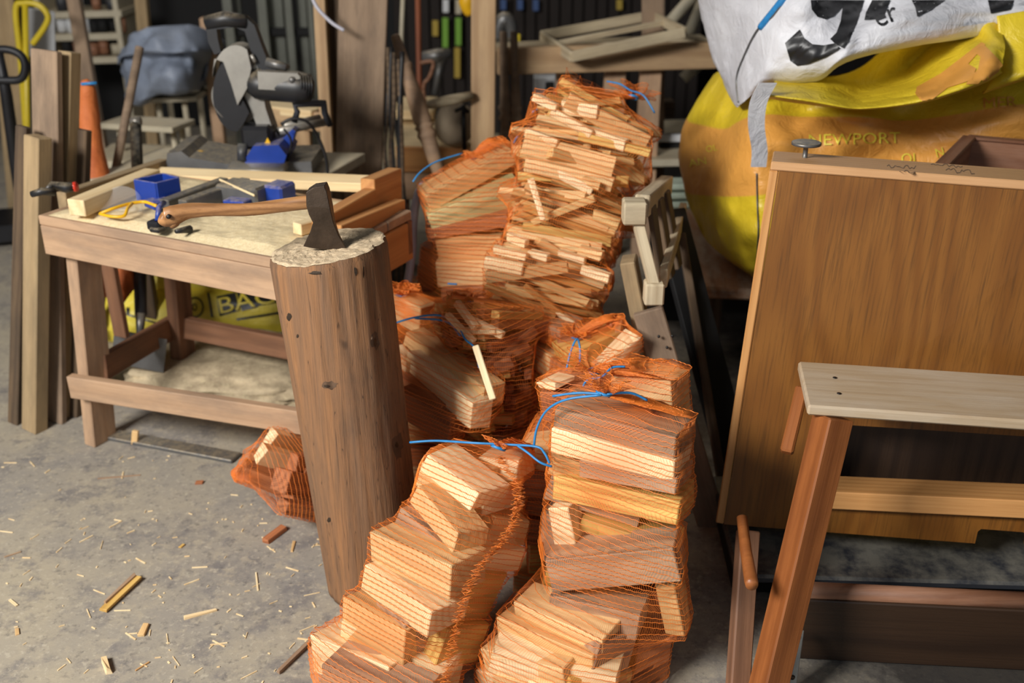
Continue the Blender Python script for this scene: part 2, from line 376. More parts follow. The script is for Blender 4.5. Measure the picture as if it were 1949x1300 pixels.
def patch(name, grid, depth, mat, parent=None, up=6, amp=0.01, freq=9.0, seed=0, depth_taper=0.75):
    """sack surface through rows of (px,py,Y), given a real back so that it is a closed body"""
    rows = [[U(*q) for q in r] for r in grid]
    rows = [spline(r, up)[0] for r in rows]; cols = list(zip(*rows)); cols = [spline(list(c_), up)[0] for c_ in cols]
    G = list(zip(*cols)); nr, nc = len(G), len(G[0]); V = []; uv = []
    for i in range(nr):
        for j in range(nc):
            p = G[i][j]
            q = p + Vector((0, -1, 0.3)).normalized() * amp * (noise.fractal(p * freq + Vector((seed, 0, 0)), 0.9, 2.1, 4) * 1.3 - abs(noise.noise(p * freq * 1.7 + Vector((0, seed, 0)))))
            V.append(q); uv.append((j / (nc - 1), 1 - i / (nr - 1)))
    cen = sum((V[i] for i in range(nr * nc)), Vector()) / (nr * nc)
    for i in range(nr):
        for j in range(nc):
            p = V[i * nc + j]; e = min(i, nr - 1 - i, j, nc - 1 - j) / (min(nr, nc) / 2)
            V.append(Vector((cen.x + (p.x - cen.x) * (1 - .12 * e), p.y + depth * min(1, .08 + 1.6 * e), p.z))); uv.append(uv[i * nc + j])
    Fc = []; N = nr * nc
    for i in range(nr - 1):
        for j in range(nc - 1):
            a = i * nc + j; Fc.append((a, a + nc, a + nc + 1, a + 1)); Fc.append((a + N, a + N + 1, a + N + nc + 1, a + N + nc))
    for i in range(nr - 1):
        a = i * nc; Fc.append((a, a + N, a + N + nc, a + nc)); a += nc - 1; Fc.append((a, a + nc, a + N + nc, a + N))
    for j in range(nc - 1):
        Fc.append((j, j + 1, j + 1 + N, j + N)); a = (nr - 1) * nc + j; Fc.append((a, a + N, a + N + 1, a + 1))
    me, W = mesh_of(V, Fc, name, True)
    ul = me.uv_layers.new(name='UVMap')
    for lp in me.loops: ul.data[lp.index].uv = uv[lp.vertex_index]
    o = put(name, me, mat, parent, W)
    o_b = BVHTree.FromPolygons([v[:] for v in V], Fc); return o, o_b
def decal(name, polys, bvh, mat, parent, off=0.003, grid=6.0, thick=None):
    """print laid on a real surface: pixel polygons meshed finely and dropped on it"""
    bm = bmesh.new()
    for poly in polys:
        vs = [bm.verts.new((x, y, 0)) for x, y in poly]; bm.faces.new(vs)
    bmesh.ops.triangulate(bm, faces=list(bm.faces))
    for _ in range(7):
        L = [e for e in bm.edges if e.calc_length() > grid]
        if not L: break
        bmesh.ops.subdivide_edges(bm, edges=L, cuts=1, use_grid_fill=False); bmesh.ops.triangulate(bm, faces=list(bm.faces))
    o3 = Vector((0, 0, CAMH)); V = []; ok = []
    for v in bm.verts:
        d = ray(v.co.x, v.co.y).normalized(); h = bvh.ray_cast(o3, d)
        if h[0] is None: ok.append(False); V.append(o3)
        else: ok.append(True); V.append(h[0] - d * off)
    bm.verts.index_update()
    Fc = [tuple(v.index for v in f.verts) for f in bm.faces if all(ok[v.index] for v in f.verts)]
    Fc = [f for f in Fc if max((V[f[0]] - V[f[1]]).length, (V[f[1]] - V[f[2]]).length, (V[f[0]] - V[f[2]]).length) < 0.06]
    bm.free()
    if not Fc: return None
    used = sorted({i for f in Fc for i in f}); mp = {i: k for k, i in enumerate(used)}
    return solid(name, [V[i] for i in used], [tuple(mp[i] for i in f) for f in Fc], mat, parent, True)
def text_polys(s_, x0, y0, x1, y1, H_):
    """outline triangles of a word; baseline runs (x0,y0)->(x1,y1), letters H_ px high"""
    cu = bpy.data.curves.new('word', 'FONT'); cu.body = s_; cu.resolution_u = 3
    o = bpy.data.objects.new('word', cu); C.objects.link(o); bpy.context.view_layer.update()
    me = bpy.data.meshes.new_from_object(o.evaluated_get(bpy.context.evaluated_depsgraph_get()))
    vs = [v.co.copy() for v in me.vertices]; fs = [list(p.vertices) for p in me.polygons]
    bpy.data.objects.remove(o); bpy.data.curves.remove(cu); bpy.data.meshes.remove(me)
    mx = max(v.x for v in vs); mn = min(v.x for v in vs); my = max(v.y for v in vs)
    L = math.hypot(x1 - x0, y1 - y0); ux, uy = (x1 - x0) / L, (y1 - y0) / L; out = []
    for f in fs:
        pl = []
        for i in f:
            a = (vs[i].x - mn) / (mx - mn) * L; b = vs[i].y / my * H_
            pl.append((x0 + ux * a + uy * b, y0 + uy * a - ux * b))
        out.append(pl)
    return out
# ------------------------------------------------------------------ firewood and net sacks
BOXE = [(0,1),(1,3),(3,2),(2,0),(4,5),(5,7),(7,6),(6,4),(0,4),(1,5),(2,6),(3,7)]
RL = random.Random(11)
def wood_piece(name, c, x, y, z, L, w_, t_, mat, label, cat, group, jit=0.004, bev=0.0015, wedge=0.0):
    """a split piece: eight uneven corners, chamfered; returns corners for the net"""
    x, y, z = x.normalized(), y.normalized(), z.normalized()
    co = []
    for sx in (-1, 1):
        for sy in (-1, 1):
            for sz in (-1, 1):
                k = 1 - wedge * (sy < 0)
                co.append(Vector((sx * L / 2 + RL.uniform(-1, 1) * jit, sy * w_ / 2 + RL.uniform(-1, 1) * jit, sz * t_ / 2 * k + RL.uniform(-1, 1) * jit)))
    bm = bmesh.new(); vs = [bm.verts.new(p) for p in co]
    for f in ((0,1,3,2),(4,6,7,5),(0,4,5,1),(2,3,7,6),(0,2,6,4),(1,5,7,3)): bm.faces.new([vs[i] for i in f])
    bmesh.ops.recalc_face_normals(bm, faces=list(bm.faces))
    if bev: bmesh.ops.bevel(bm, geom=list(bm.edges), offset=bev, segments=1, affect='EDGES')
    me = bpy.data.meshes.new(name); bm.to_mesh(me); bm.free()
    R = Matrix((x, y, z)).transposed().to_4x4(); R.translation = c
    o = put(name, me, mat, None, R); tag(o, label, cat, group)
    return [R @ p for p in co]
def block(Lp, YL, Rp, YR, hpx, t_, mat, label, group, lean=(0, 0, 1), jit=0.005, wedge=0.0, name='firewood_log', cat='firewood'):
    a, b = U(Lp[0], Lp[1], YL), U(Rp[0], Rp[1], YR); x = (b - a)
    mid = (a + b) / 2; m = pxm((Lp[0] + Rp[0]) / 2, (Lp[1] + Rp[1]) / 2, (YL + YR) / 2)
    u = Vector(lean); u = (u - x.normalized() * u.dot(x.normalized())).normalized()
    back = u.cross(x.normalized()) * 1.0
    if back.y < 0: back = -back
    v = (mid - Vector((0, 0, CAMH))).normalized(); fore = math.sqrt(max(0.15, 1 - v.dot(u) ** 2))
    h = hpx * m / fore
    c = mid - u * h / 2 + back * t_ / 2
    return wood_piece(name, c, x, u, x.cross(u), x.length, h, t_, mat, label, cat, group, jit, 0.0018, wedge)
def pile(A0, A1, rad, group, label, mats, seed, step, n, Lr, wr, tr, lateral, t0=0.0, t1=1.0, name='firewood_log', cat='firewood', jit=0.004, spread=0.3, fill=0.8, cross=0.0, front=None):
    """layers of pieces lying across a sack whose axis is A0-A1"""
    rr = random.Random(seed); ax = (A1 - A0); Ln = ax.length; ax = ax.normalized(); out = []; s_ = t0 * Ln
    lat = (Vector(lateral) - ax * Vector(lateral).dot(ax)).normalized(); dep = ax.cross(lat).normalized()
    if dep.y < 0: dep = -dep
    while s_ < t1 * Ln:
        f = s_ / Ln; r = rad(f); th = rr.uniform(*tr)
        ang = rr.gauss(0, spread); tilt = rr.gauss(0, spread * 0.45)
        if rr.random() < cross: ang += math.pi / 2
        X = (lat * math.cos(ang) + dep * math.sin(ang)); 
        Yd = ax.cross(X).normalized()
        ofs = [((k + 0.5) / n * 2 - 1) * r * fill for k in range(n)]
        for q in ofs:
            ww = rr.uniform(*wr); L = min(rr.uniform(*Lr), 2 * math.sqrt(max(0.0009, (r * 1.05) ** 2 - (abs(q) * 0.9) ** 2)))
            xx = (X * math.cos(tilt) + ax * math.sin(tilt + rr.gauss(0, spread * 0.3)) + Yd * rr.gauss(0, spread * 0.2)).normalized()
            c = A0 + ax * (s_ + rr.uniform(-.3, .3) * th) + Yd * q + X * rr.uniform(-.1, .1) * r
            yy = (ax - xx * ax.dot(xx)).normalized(); zz = xx.cross(yy)
            t2 = th * rr.uniform(0.8, 1.05)
            out.append(wood_piece(name, c, xx, yy, zz, L, t2, ww, rr.choice(mats), label, cat, group, jit, 0.0008))
        s_ += th * step
    return out
def threads(paths, rad, closed):
    """paths (P,n,3) -> verts, quads of three-sided threads"""
    P, n, _ = paths.shape
    nx = np.roll(paths, -1, 1); pv = np.roll(paths, 1, 1)
    if not closed: nx[:, -1] = paths[:, -1]; pv[:, 0] = paths[:, 0]
    tg = nx - pv; tg /= np.maximum(np.linalg.norm(tg, axis=2, keepdims=True), 1e-9)
    ref = np.array([0.31, 0.52, 0.8]); s_ = np.cross(tg, ref); s_ /= np.maximum(np.linalg.norm(s_, axis=2, keepdims=True), 1e-9)
    u = np.cross(s_, tg); V = []
    for k in range(3):
        a = 2 * math.pi * k / 3; V.append(paths + rad * (s_ * math.cos(a) + u * math.sin(a)))
    V = np.stack(V, 2).reshape(-1, 3)
    seg = n if closed else n - 1
    pi, si, ki = np.meshgrid(np.arange(P), np.arange(seg), np.arange(3), indexing='ij')
    def idx(s, k): return (pi * n + (s % n)) * 3 + (k % 3)
    F = np.stack([idx(si, ki), idx(si, ki + 1), idx(si + 1, ki + 1), idx(si + 1, ki)], -1).reshape(-1, 4)
    return V, F
def fast_mesh(name, V, F):
    me = bpy.data.meshes.new(name); me.vertices.add(len(V)); me.vertices.foreach_set('co', V.astype(np.float32).ravel())
    me.loops.add(len(F) * 4); me.loops.foreach_set('vertex_index', F.astype(np.int32).ravel())
    me.polygons.add(len(F)); me.polygons.foreach_set('loop_start', (np.arange(len(F)) * 4).astype(np.int32))
    me.polygons.foreach_set('loop_total', np.full(len(F), 4, np.int32)); me.update(calc_edges=True); return me
def hull2(p):
    p = p[np.lexsort((p[:, 1], p[:, 0]))]; p = np.unique(p.round(5), axis=0)
    if len(p) < 3: return None
    def half(q):
        o = []
        for a in q:
            while len(o) > 1 and (o[-1][0] - o[-2][0]) * (a[1] - o[-2][1]) - (o[-1][1] - o[-2][1]) * (a[0] - o[-2][0]) <= 0: o.pop()
            o.append(a)
        return o
    l, u = half(list(p)), half(list(p[::-1])); return np.array(l[:-1] + u[:-1])
def sack(label, A0, A1, pieces, pitch=0.011, K=180, ring_r=0.0009, link_r=0.00035, neck=None, neck_len=0.07, tail=0.03, close_base=True, string=None, flare=0.028, pad=0.002, zrange=None):
    """orange net sack wrapped round its pieces; real threads"""
    A0, A1 = Vector(A0), Vector(A1); ax = (A1 - A0).normalized()
    lx = Vector((1, 0, 0)); lx = (lx - ax * lx.dot(ax)).normalized(); ly = ax.cross(lx)
    Rm = np.array([lx[:], ly[:], ax[:]]); O = np.array(A0[:])
    B = np.array([[p[:] for p in q] for q in pieces]); B = (B - O) @ Rm.T
    E = np.concatenate([B[:, [e[0] for e in BOXE]], B[:, [e[1] for e in BOXE]]], 1).reshape(len(B), 2, 12, 3)
    z0, z1 = B[:, :, 2].min() - 0.004, B[:, :, 2].max() + 0.004
    if zrange: z0, z1 = max(z0, zrange[0]), min(z1, zrange[1])
    zs = np.arange(z0, z1 + pitch, pitch); th = np.linspace(0, 2 * math.pi, K, endpoint=False); D = np.stack([np.cos(th), np.sin(th)], 1)
    cents, polys = [], []
    for z in zs:
        pts = []
        for dz in (-0.012, -0.006, 0, 0.006, 0.012):
            a, b = E[:, 0], E[:, 1]; za, zb = a[..., 2] - (z + dz), b[..., 2] - (z + dz); m = (za * zb < 0)
            if m.any():
                t = (za[m] / (za[m] - zb[m]))[:, None]; pts.append((a[m] + (b[m] - a[m]) * t)[:, :2])
        h = hull2(np.concatenate(pts)) if pts else None
        polys.append(h); cents.append(h.mean(0) if h is not None else None)
    ok = [i for i, h in enumerate(polys) if h is not None]
    cx = np.array([[np.interp(i, ok, [cents[j][k] for j in ok]) for k in (0, 1)] for i in range(len(zs))])
    kern = np.ones(9) / 9
    cs = np.stack([np.convolve(np.pad(cx[:, k], 4, 'edge'), kern, 'valid') for k in (0, 1)], 1)
    Rr = np.zeros((len(zs), K))
    for i, h in enumerate(polys):
        if h is None: Rr[i] = np.nan; continue
        e = np.roll(h, -1, 0) - h; nrm = np.stack([e[:, 1], -e[:, 0]], 1); nl = np.linalg.norm(nrm, axis=1); nrm = nrm[nl > 1e-7] / nl[nl > 1e-7, None]
        d = ((h[nl > 1e-7] - cs[i]) * nrm).sum(1); q = D @ nrm.T
        Rr[i] = np.clip(np.where(q > 1e-5, np.maximum(d, 0.004)[None] / np.maximum(q, 1e-5), 9).min(1), 0.01, 0.4)
    for i in range(len(zs)):
        if np.isnan(Rr[i]).any(): Rr[i] = Rr[min(ok, key=lambda j: abs(j - i))]
    g = np.array([.25, .5, .25]); sm = Rr.copy()
    for _ in range(2): sm = np.apply_along_axis(lambda c_: np.convolve(np.pad(c_, 1, 'edge'), g, 'valid'), 0, sm)
    Rr = np.maximum(Rr, sm) + pad
    zl, cl, rl = list(zs), list(cs), list(Rr)
    nk = None
    if neck is not None:
        nk = (np.array(Vector(neck)[:]) - O) @ Rm.T; dist = nk[2] - zs[-1]; m = max(4, int(abs(dist) / pitch), int(neck_len / pitch))
        base = rl[-1].copy(); fold = 1 + 0.22 * np.sin(th * 17 + 1) + 0.12 * np.sin(th * 29)
        for j in range(1, m + 1):
            f = j / m; e = (1 - f) ** 0.8
            zl.append(zs[-1] + dist * f ** 1.6); cl.append(cs[-1] * (1 - f ** 0.9) + nk[:2] * f ** 0.9)
            rl.append((base * e * (1 - f) + base.mean() * e * f) * (1 + (fold - 1) * f) + 0.008)
        for j in range(1, 5):
            zl.append(nk[2] + j * tail / 4); cl.append(nk[:2]); rl.append((0.008 + flare * j / 4) * (1 + 0.3 * np.sin(th * 7 + j)))
    if close_base:
        b = rl[0].copy()
        for j in range(1, 6):
            f = j / 5; zl.insert(0, zs[0] - 0.006 * f); cl.insert(0, cs[0]); rl.insert(0, b * (1 - 0.85 * f))
    zl, cl, rl = np.array(zl), np.array(cl), np.array(rl); n = len(zl)
    rr = np.random.RandomState(int(abs(A0.x * 997 + A0.y * 313)) % 1000)
    wz = (np.cos(th * (K / 4))[None] * 0.0007) + 0.0010 * np.sin(th[None] * 5 + rr.rand(n, 1) * 6)
    P = np.zeros((n, K, 3)); P[..., 0] = cl[:, None, 0] + rl * D[None, :, 0]; P[..., 1] = cl[:, None, 1] + rl * D[None, :, 1]; P[..., 2] = zl[:, None] + wz
    W3 = lambda q: q @ Rm + O
    ring_r *= .82; link_r *= .6
    V1, F1 = threads(W3(P), ring_r, True)
    Q = np.repeat(P.transpose(1, 0, 2), 1, 1); Q2 = Q.copy(); sh = np.roll(Q, -1, 0)
    Q2[:, 1::2] = (Q[:, 1::2] + sh[:, 1::2]) / 2            # zigzag links between the rows
    V2, F2 = threads(W3(Q2), link_r, False)
    th_ = thing('net_sack', label, 'net sack', (A0.x, A0.y, max(0, A0.z)), 'orange net sacks of firewood and kindling')
    me = fast_mesh('net', np.concatenate([V1, V2]), np.concatenate([F1, F2 + len(V1)]))
    o = put('net', me, M['net'], th_); o['kind'] = 'stuff'
    if neck is not None:
        kn = Vector(neck); tube('drawstring_knot', [kn + (lx * math.cos(a) + ly * math.sin(a)) * 0.013 for a in np.linspace(0, 6.28, 13)[:-1]], 0.0035, M['blue'], th_, 6, True)
    for s_ in (string or []):
        tube('drawstring', s_, 0.0024, M['blue'], th_, 6, smooth_pts=5)
    return th_
# ------------------------------------------------------------------ the setting
def struct(o): o['kind'] = 'structure'; return o
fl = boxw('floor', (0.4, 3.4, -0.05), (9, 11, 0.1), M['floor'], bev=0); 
me = fl.data; struct(fl)
struct(boxw('wall_left', (-4.05, 3.4, 1.5), (0.1, 11, 3.0), M['wall'], bev=0)); struct(boxw('wall_right', (4.85, 3.4, 1.5), (0.1, 11, 3.0), M['wall'], bev=0))
struct(boxw('wall_back', (0.4, 8.85, 1.5), (9, 0.1, 3.0), M['wall'], bev=0)); struct(boxw('ceiling', (0.4, 4.4, 3.05), (9, 9, 0.1), M['wall'], bev=0))

# slatted door at the back with coloured boards imitating daylight through its gaps
dr = thing('door_1', None, None, U(1040, 300, 6.6)); dr['kind'] = 'structure'
del_ = None
for k in range(26):
    p = U(762 + k * 22.5, 60, 6.6)
    board('slat', (p.x, 6.6, 0.0), (p.x, 6.6, 1.75), 0.058 if k % 2 else 0.066, 0.02, (1, 0, 0), M['slat'], dr)
for z in (0.25, 0.85, 1.5):
    board('rail', (U(752, 60, 6.63).x, 6.63, z), (U(1335, 60, 6.63).x, 6.63, z), 0.09, 0.025, (0, 0, 1), M['slat'], dr)
bk = thing('daylight_boards', 'green, ochre and blue boards standing in for daylight seen between the dark door slats', 'boards', U(860, 300, 7.0))
for (px, y0, y1, m) in ((847, 35, 92, 'green'), (872, 35, 88, 'green'), (848, 0, 25, 'whitepl'), (872, 0, 28, 'creampaint'), (828, 40, 70, 'ochre'), (870, 92, 150, 'ochre'), (1020, 0, 22, 'bluecloth'), (990, 0, 20, 'bluecloth'), (958, 0, 20, 'bluecloth'), (1180, 0, 20, 'ochre')):
    a, b = U(px, y0, 6.5), U(px, y1, 6.5)
    board('daylight_board', (a.x, 6.53, a.z), (b.x, 6.53, b.z), 0.036, 0.012, (1, 0, 0), M[m], bk)

# ------------------------------------------------------------------ big pieces at the right
# cabinet leaning upright on a black plate
def face_board(name, tl, tr, br, bl, depth, mat, parent=None):
    """slab whose front face has these four world corners; grain (local X) runs up"""
    x = (Vector(tl) - Vector(bl)).normalized(); yv = Vector(tr) - Vector(tl); z = x.cross(yv).normalized(); y = z.cross(x)
    if z.y < 0: z = -z; y = z.cross(x)
    R = Matrix((x, y, z)).transposed().to_4x4(); cen = sum((Vector(q) for q in (tl, tr, br, bl)), Vector()) / 4; R.translation = cen
    Ri = R.inverted(); f = [Ri @ Vector(q) for q in (tl, tr, br, bl)]; bx = [q + Vector((0, 0, depth)) for q in f]
    me = bpy.data.meshes.new(name)
    bm = bmesh.new(); vs = [bm.verts.new(q) for q in f + bx]
    for fc in ((0, 1, 2, 3), (7, 6, 5, 4), (0, 4, 5, 1), (1, 5, 6, 2), (2, 6, 7, 3), (3, 7, 4, 0)): bm.faces.new([vs[i] for i in fc])
    bmesh.ops.recalc_face_normals(bm, faces=list(bm.faces)); bmesh.ops.bevel(bm, geom=list(bm.edges), offset=0.0015, segments=1, affect='EDGES')
    bm.to_mesh(me); bm.free(); return put(name, me, mat, parent, R)
def lerp(a, b, t): return Vector(a) * (1 - t) + Vector(b) * t
TL, BL = U(1483, 326, 2.08), U(1378, 998, 2.02); TR, BR = U(2120, 376, 1.92), U(2060, 1050, 1.86)
cab = thing('cabinet', 'oak-veneered cabinet carcass stood on end with an adjustable foot on top', 'cabinet', (BL.x, BL.y, 0.1))
# front: tall panel above the opening, panel below it with a notch
upT = lerp(TL, BL, 0.705); upR = lerp(TR, BR, 0.690)
loT, loR = lerp(TL, BL, 0.905), lerp(TR, BR, 0.872)
sA = U(1600, 905, 1.99)
# strip at the left of the opening
nrm = (TR - TL).cross(BL - TL).normalized(); nrm = nrm if nrm.y > 0 else -nrm
def P2(s, t): return lerp(lerp(TL, TR, s), lerp(BL, BR, s), t)
s0 = 0.255
nx0, nx1 = 0.715, 0.85
pol = [P2(0, 0), P2(1, 0), P2(1, .66), P2(s0, .67), P2(s0, .905), P2(1, .895), P2(1, 1), P2(nx1, 1), P2(nx1, .962), P2(nx1 - .01, .953), P2(nx0 + .012, .953), P2(nx0 + .004, .962), P2(nx0, 1), P2(0, 1)]
Rv = Matrix(((TL - BL).normalized(), nrm.cross((TL - BL).normalized()), nrm)).transposed().to_4x4(); Rv.translation = P2(.5, .5); Rvi = Rv.inverted()
f_a = [Rvi @ q for q in pol]; f_b = [Rvi @ (q + nrm * .018) for q in pol]; n_ = len(pol)
me = bpy.data.meshes.new('front_panel'); me.from_pydata([v[:] for v in f_a + f_b], [], [tuple(range(n_)), tuple(range(2 * n_ - 1, n_ - 1, -1))] + [(i, i + n_, (i + 1) % n_ + n_, (i + 1) % n_) for i in range(n_)])
bm = bmesh.new(); bm.from_mesh(me); bmesh.ops.triangulate(bm, faces=[f for f in bm.faces if len(f.verts) > 4]); bmesh.ops.recalc_face_normals(bm, faces=list(bm.faces)); bm.to_mesh(me); bm.free()
put('front_panel', me, M['veneer'], cab, Rv)
DEP = 0.15
rl0 = P2(s0, .878); rl1 = P2(1, .85)
board('shelf_rail', P2(s0 - .005, .887) - nrm * .012 + nrm * .03, P2(1, .862) - nrm * .012 + nrm * .03, 0.042, 0.085, (TL - BL), M['oakedge'], cab)
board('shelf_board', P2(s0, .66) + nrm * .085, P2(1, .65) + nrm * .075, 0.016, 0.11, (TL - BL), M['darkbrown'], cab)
face_board('back_panel', P2(.01, .64) + nrm * (DEP - .01), P2(1, .63) + nrm * (DEP - .01), P2(1, 1) + nrm * (DEP - .01), P2(.01, 1) + nrm * (DEP - .01), 0.008, M['darkbrown'], cab)  # dark tone puts the shade of the cabinet opening into the colour
ex = (TR - TL).normalized()
sp_ = [TL - ex * .001, TL - ex * .001 + nrm * DEP, BL - ex * .001 + nrm * DEP, BL - ex * .001]
x = (TL - BL).normalized()
board('side_panel', BL + nrm * DEP / 2 - ex * .010, TL + nrm * DEP / 2 - ex * .010, DEP, 0.018, nrm, M['oakedge'], cab)
board('top_board', TL + nrm * (DEP / 2) + x * .0095 - ex * .018, TR + nrm * (DEP / 2) + x * .0095, DEP, 0.018, nrm, M['oaktop'], cab)
ft = U(1531, 306, 2.15)
foot = lathe_along('adjustable_foot', ft, ft + Vector((0, 0, .040)), ((0, .011), (.1, .011), (.15, .005), (.75, .005), (.8, .012), (.84, .030), (.97, .030), (1, .0275)), M['greymetal'], cab, 24)
bvc = BVHTree.FromPolygons([v[:] for v in [TL + x * .0187 - nrm * .02, TR + x * .0187 - nrm * .02, TR + x * .0187 + nrm * .2, TL + x * .0187 + nrm * .2]], [(0, 1, 2, 3)])
def scribble(cx, cy, w_, h_, n, seed, slope=0.06):
    rr = random.Random(seed); out = []; px, py = cx, cy
    for k in range(n):
        qx = cx + w_ * (k + 1) / n; qy = cy + slope * (qx - cx) + rr.uniform(-h_, h_)
        d = math.hypot(qx - px, qy - py) or 1; nx_, ny_ = -(qy - py) / d * .8, (qx - px) / d * .8
        out.append([(px + nx_, py + ny_), (qx + nx_, qy + ny_), (qx - nx_, qy - ny_), (px - nx_, py - ny_)]); px, py = qx, qy
    return out
decal('pencil_writing', scribble(1688, 316, 55, 4, 14, 1) + scribble(1712, 326, 30, 3, 8, 2) + scribble(1772, 313, 60, 3, 14, 3) + scribble(1800, 324, 55, 5, 18, 4), bvc, M['inkpencil'], cab, 0.0012, 8)

# dusty black plate and board under the cabinet
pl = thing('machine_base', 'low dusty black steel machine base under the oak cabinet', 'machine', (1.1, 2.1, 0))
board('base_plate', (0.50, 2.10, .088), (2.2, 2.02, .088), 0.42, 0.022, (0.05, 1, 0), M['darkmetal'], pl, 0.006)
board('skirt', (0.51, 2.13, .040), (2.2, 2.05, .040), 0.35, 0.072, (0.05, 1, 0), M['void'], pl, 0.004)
bx = thing('wooden_box', 'dark brown board box with rounded top edge behind the stool legs', 'box', (0.9, 1.7, 0))
q0, q1 = U(1520, 1150, 1.74), U(2080, 1205, 1.68)
board('front_board', (q0.x, 1.745, .078), (q1.x, 1.70, .078), 0.150, 0.02, (0, 0, 1), M['darkbrown'], bx)
tube('top_moulding', [(q0.x, 1.76, .158), (q1.x, 1.715, .158)], 0.019, M['frame'], bx, 12)
board('side_board', (q0.x + .01, 1.76, .075), (q0.x + .01, 1.86, .075), 0.14, 0.015, (0, 0, 1), M['darkbrown'], bx)

# stool
st = thing('wooden_stool', 'low wooden bench stool with worn pale top and reddish varnished legs', 'stool', (0.9, 1.75, 0))
a = UZ(1520, 686, .60); b = UZ(1538, 772, .60); c_ = UZ(2100, 722, .60); d = UZ(2100, 812, .60)
sd = ((a + b) / 2); se = ((c_ + d) / 2); wv = (a - b)
board('seat', sd - Vector((0, 0, .011)), se - Vector((0, 0, .011)), wv.length * .99, 0.021, wv, M['stooltop'], st, 0.004)
for (hx, hy) in ((1589, 719), (1597, 749)):
    h = UZ(hx, hy, .6003); tube('screw_hole', [h, h + Vector((0, 0, .0008))], [.0042, .0042], M['cable'], st, 12)
ft_ = U(1470, 1378, 1.55); tp = U(1597, 797, 1.74)
board('leg', U(1440, 1400, 1.56) , U(1586, 793, 1.745), 0.058, 0.052, (1, 0.42, 0), M['stoolleg'], st, 0.003)
board('leg', U(1400, 1290, 1.86), U(1545, 760, 1.90), 0.050, 0.034, (1, -0.55, 0), M['stoolleg'], st, 0.003) if False else None
board('leg', U(1402, 1340, 1.60), U(1424, 1010, 1.80), 0.042, 0.030, (1, 0.3, 0), M['benchlow'], st, 0.003)
board('apron', U(1497, 862, 1.83), U(1527, 738, 1.93), 0.026, 0.022, (1, -.4, 0), M['stoolleg'], st, 0.004)
tube('stretcher', [U(1412, 985, 1.74), U(1420, 1050, 1.67), U(1430, 1108, 1.60), U(1431, 1114, 1.59)], [.0105, .0115, .013, .0115], M['stoolleg'], st, 12)
board('leg', UZ(2060, 1500, 0), U(2090, 810, 1.70), 0.06, 0.042, (1, -.5, 0), M['stoolleg'], st)
bkt = thing('metal_bracket', 'brass-coloured bracket strip with screws beside the stool leg', 'bracket', U(1510, 1240, 1.68))
b0, b1 = U(1522, 1198, 1.70), U(1506, 1310, 1.64)
board('plate', b1, b0, .018, .003, (1, -.3, 0), M['alu'], bkt)
for t in (.12, .8):
    p = lerp(b0, b1, t) + Vector((-.002, -.003, 0)); tube('screw', [p, p + Vector((0, -.003, 0))], [.006, .004], M['ironrust'], bkt, 10)

# drawer frame behind the cabinet
df = thing('drawer_box', 'empty reddish-brown drawer box behind the cabinet top', 'drawer', U(1850, 320, 2.45))
fa, fb = U(1790, 318, 2.36), U(1845, 262, 2.66); fc = U(2080, 282, 2.62); fd = U(2060, 345, 2.3)
for (p, q) in ((fa, fb), (fb, fc), (fc, fd)):
    board('side', p - Vector((0, 0, .05)), q - Vector((0, 0, .05)), 0.10, 0.020, (0, 0, 1), M['frame'], df)
    board('lip', p - Vector((0, 0, -.001)), q - Vector((0, 0, -.001)), 0.034, 0.008, (q - p).cross(Vector((0, 0, 1))), M['frame'], df)
face_board('bottom', fb - Vector((0, 0, .095)), fc - Vector((0, 0, .095)), fd - Vector((0, 0, .095)), fa - Vector((0, 0, .095)), 0.006, M['frame'], df)

# shelf plank under the bulk bags
pk = thing('plank_bench', 'rough brown plank bench with dark legs carrying the bulk bags', 'bench', (1.2, 3.1, 0))
p0, p1 = U(1312, 392, 3.66), U(1325, 546, 2.72)
ed = UZ(1320, 552, .43); z_ = ed.z
pk_w = 1.5
board('plank', Vector((ed.x + .20, ed.y, z_ - .018)), Vector((UZ(1306, 400, .43).x + .20, UZ(1306, 400, .43).y, z_ - .018)), 0.40, 0.036, (1, 0, 0), M['shelfplank'], pk, 0.008)
board('plank', Vector((ed.x + .62, ed.y + .02, z_ - .018)), Vector((ed.x + .60, ed.y + 1.05, z_ - .018)), 0.40, 0.036, (1, 0, 0), M['shelfplank'], pk, 0.008)
board('plank', Vector((ed.x + 1.04, ed.y + .02, z_ - .018)), Vector((ed.x + 1.02, ed.y + 1.05, z_ - .018)), 0.40, 0.036, (1, 0, 0), M['shelfplank'], pk, 0.008)
for (dx, dy) in ((.12, .35), (1.1, .2), (.12, .95), (1.1, .95)):
    board('leg', (ed.x + dx, ed.y + dy, 0), (ed.x + dx, ed.y + dy, z_ - .036), .07, .05, (1, 0, 0), M['postdark'], pk)
board('shade_board', (ed.x + .02, ed.y + 1.1, .2), (ed.x + 1.3, ed.y + 1.1, .2), .38, .02, (0, 0, 1), M['void'], pk)  # black sheet added to stand for the dark void under the bench

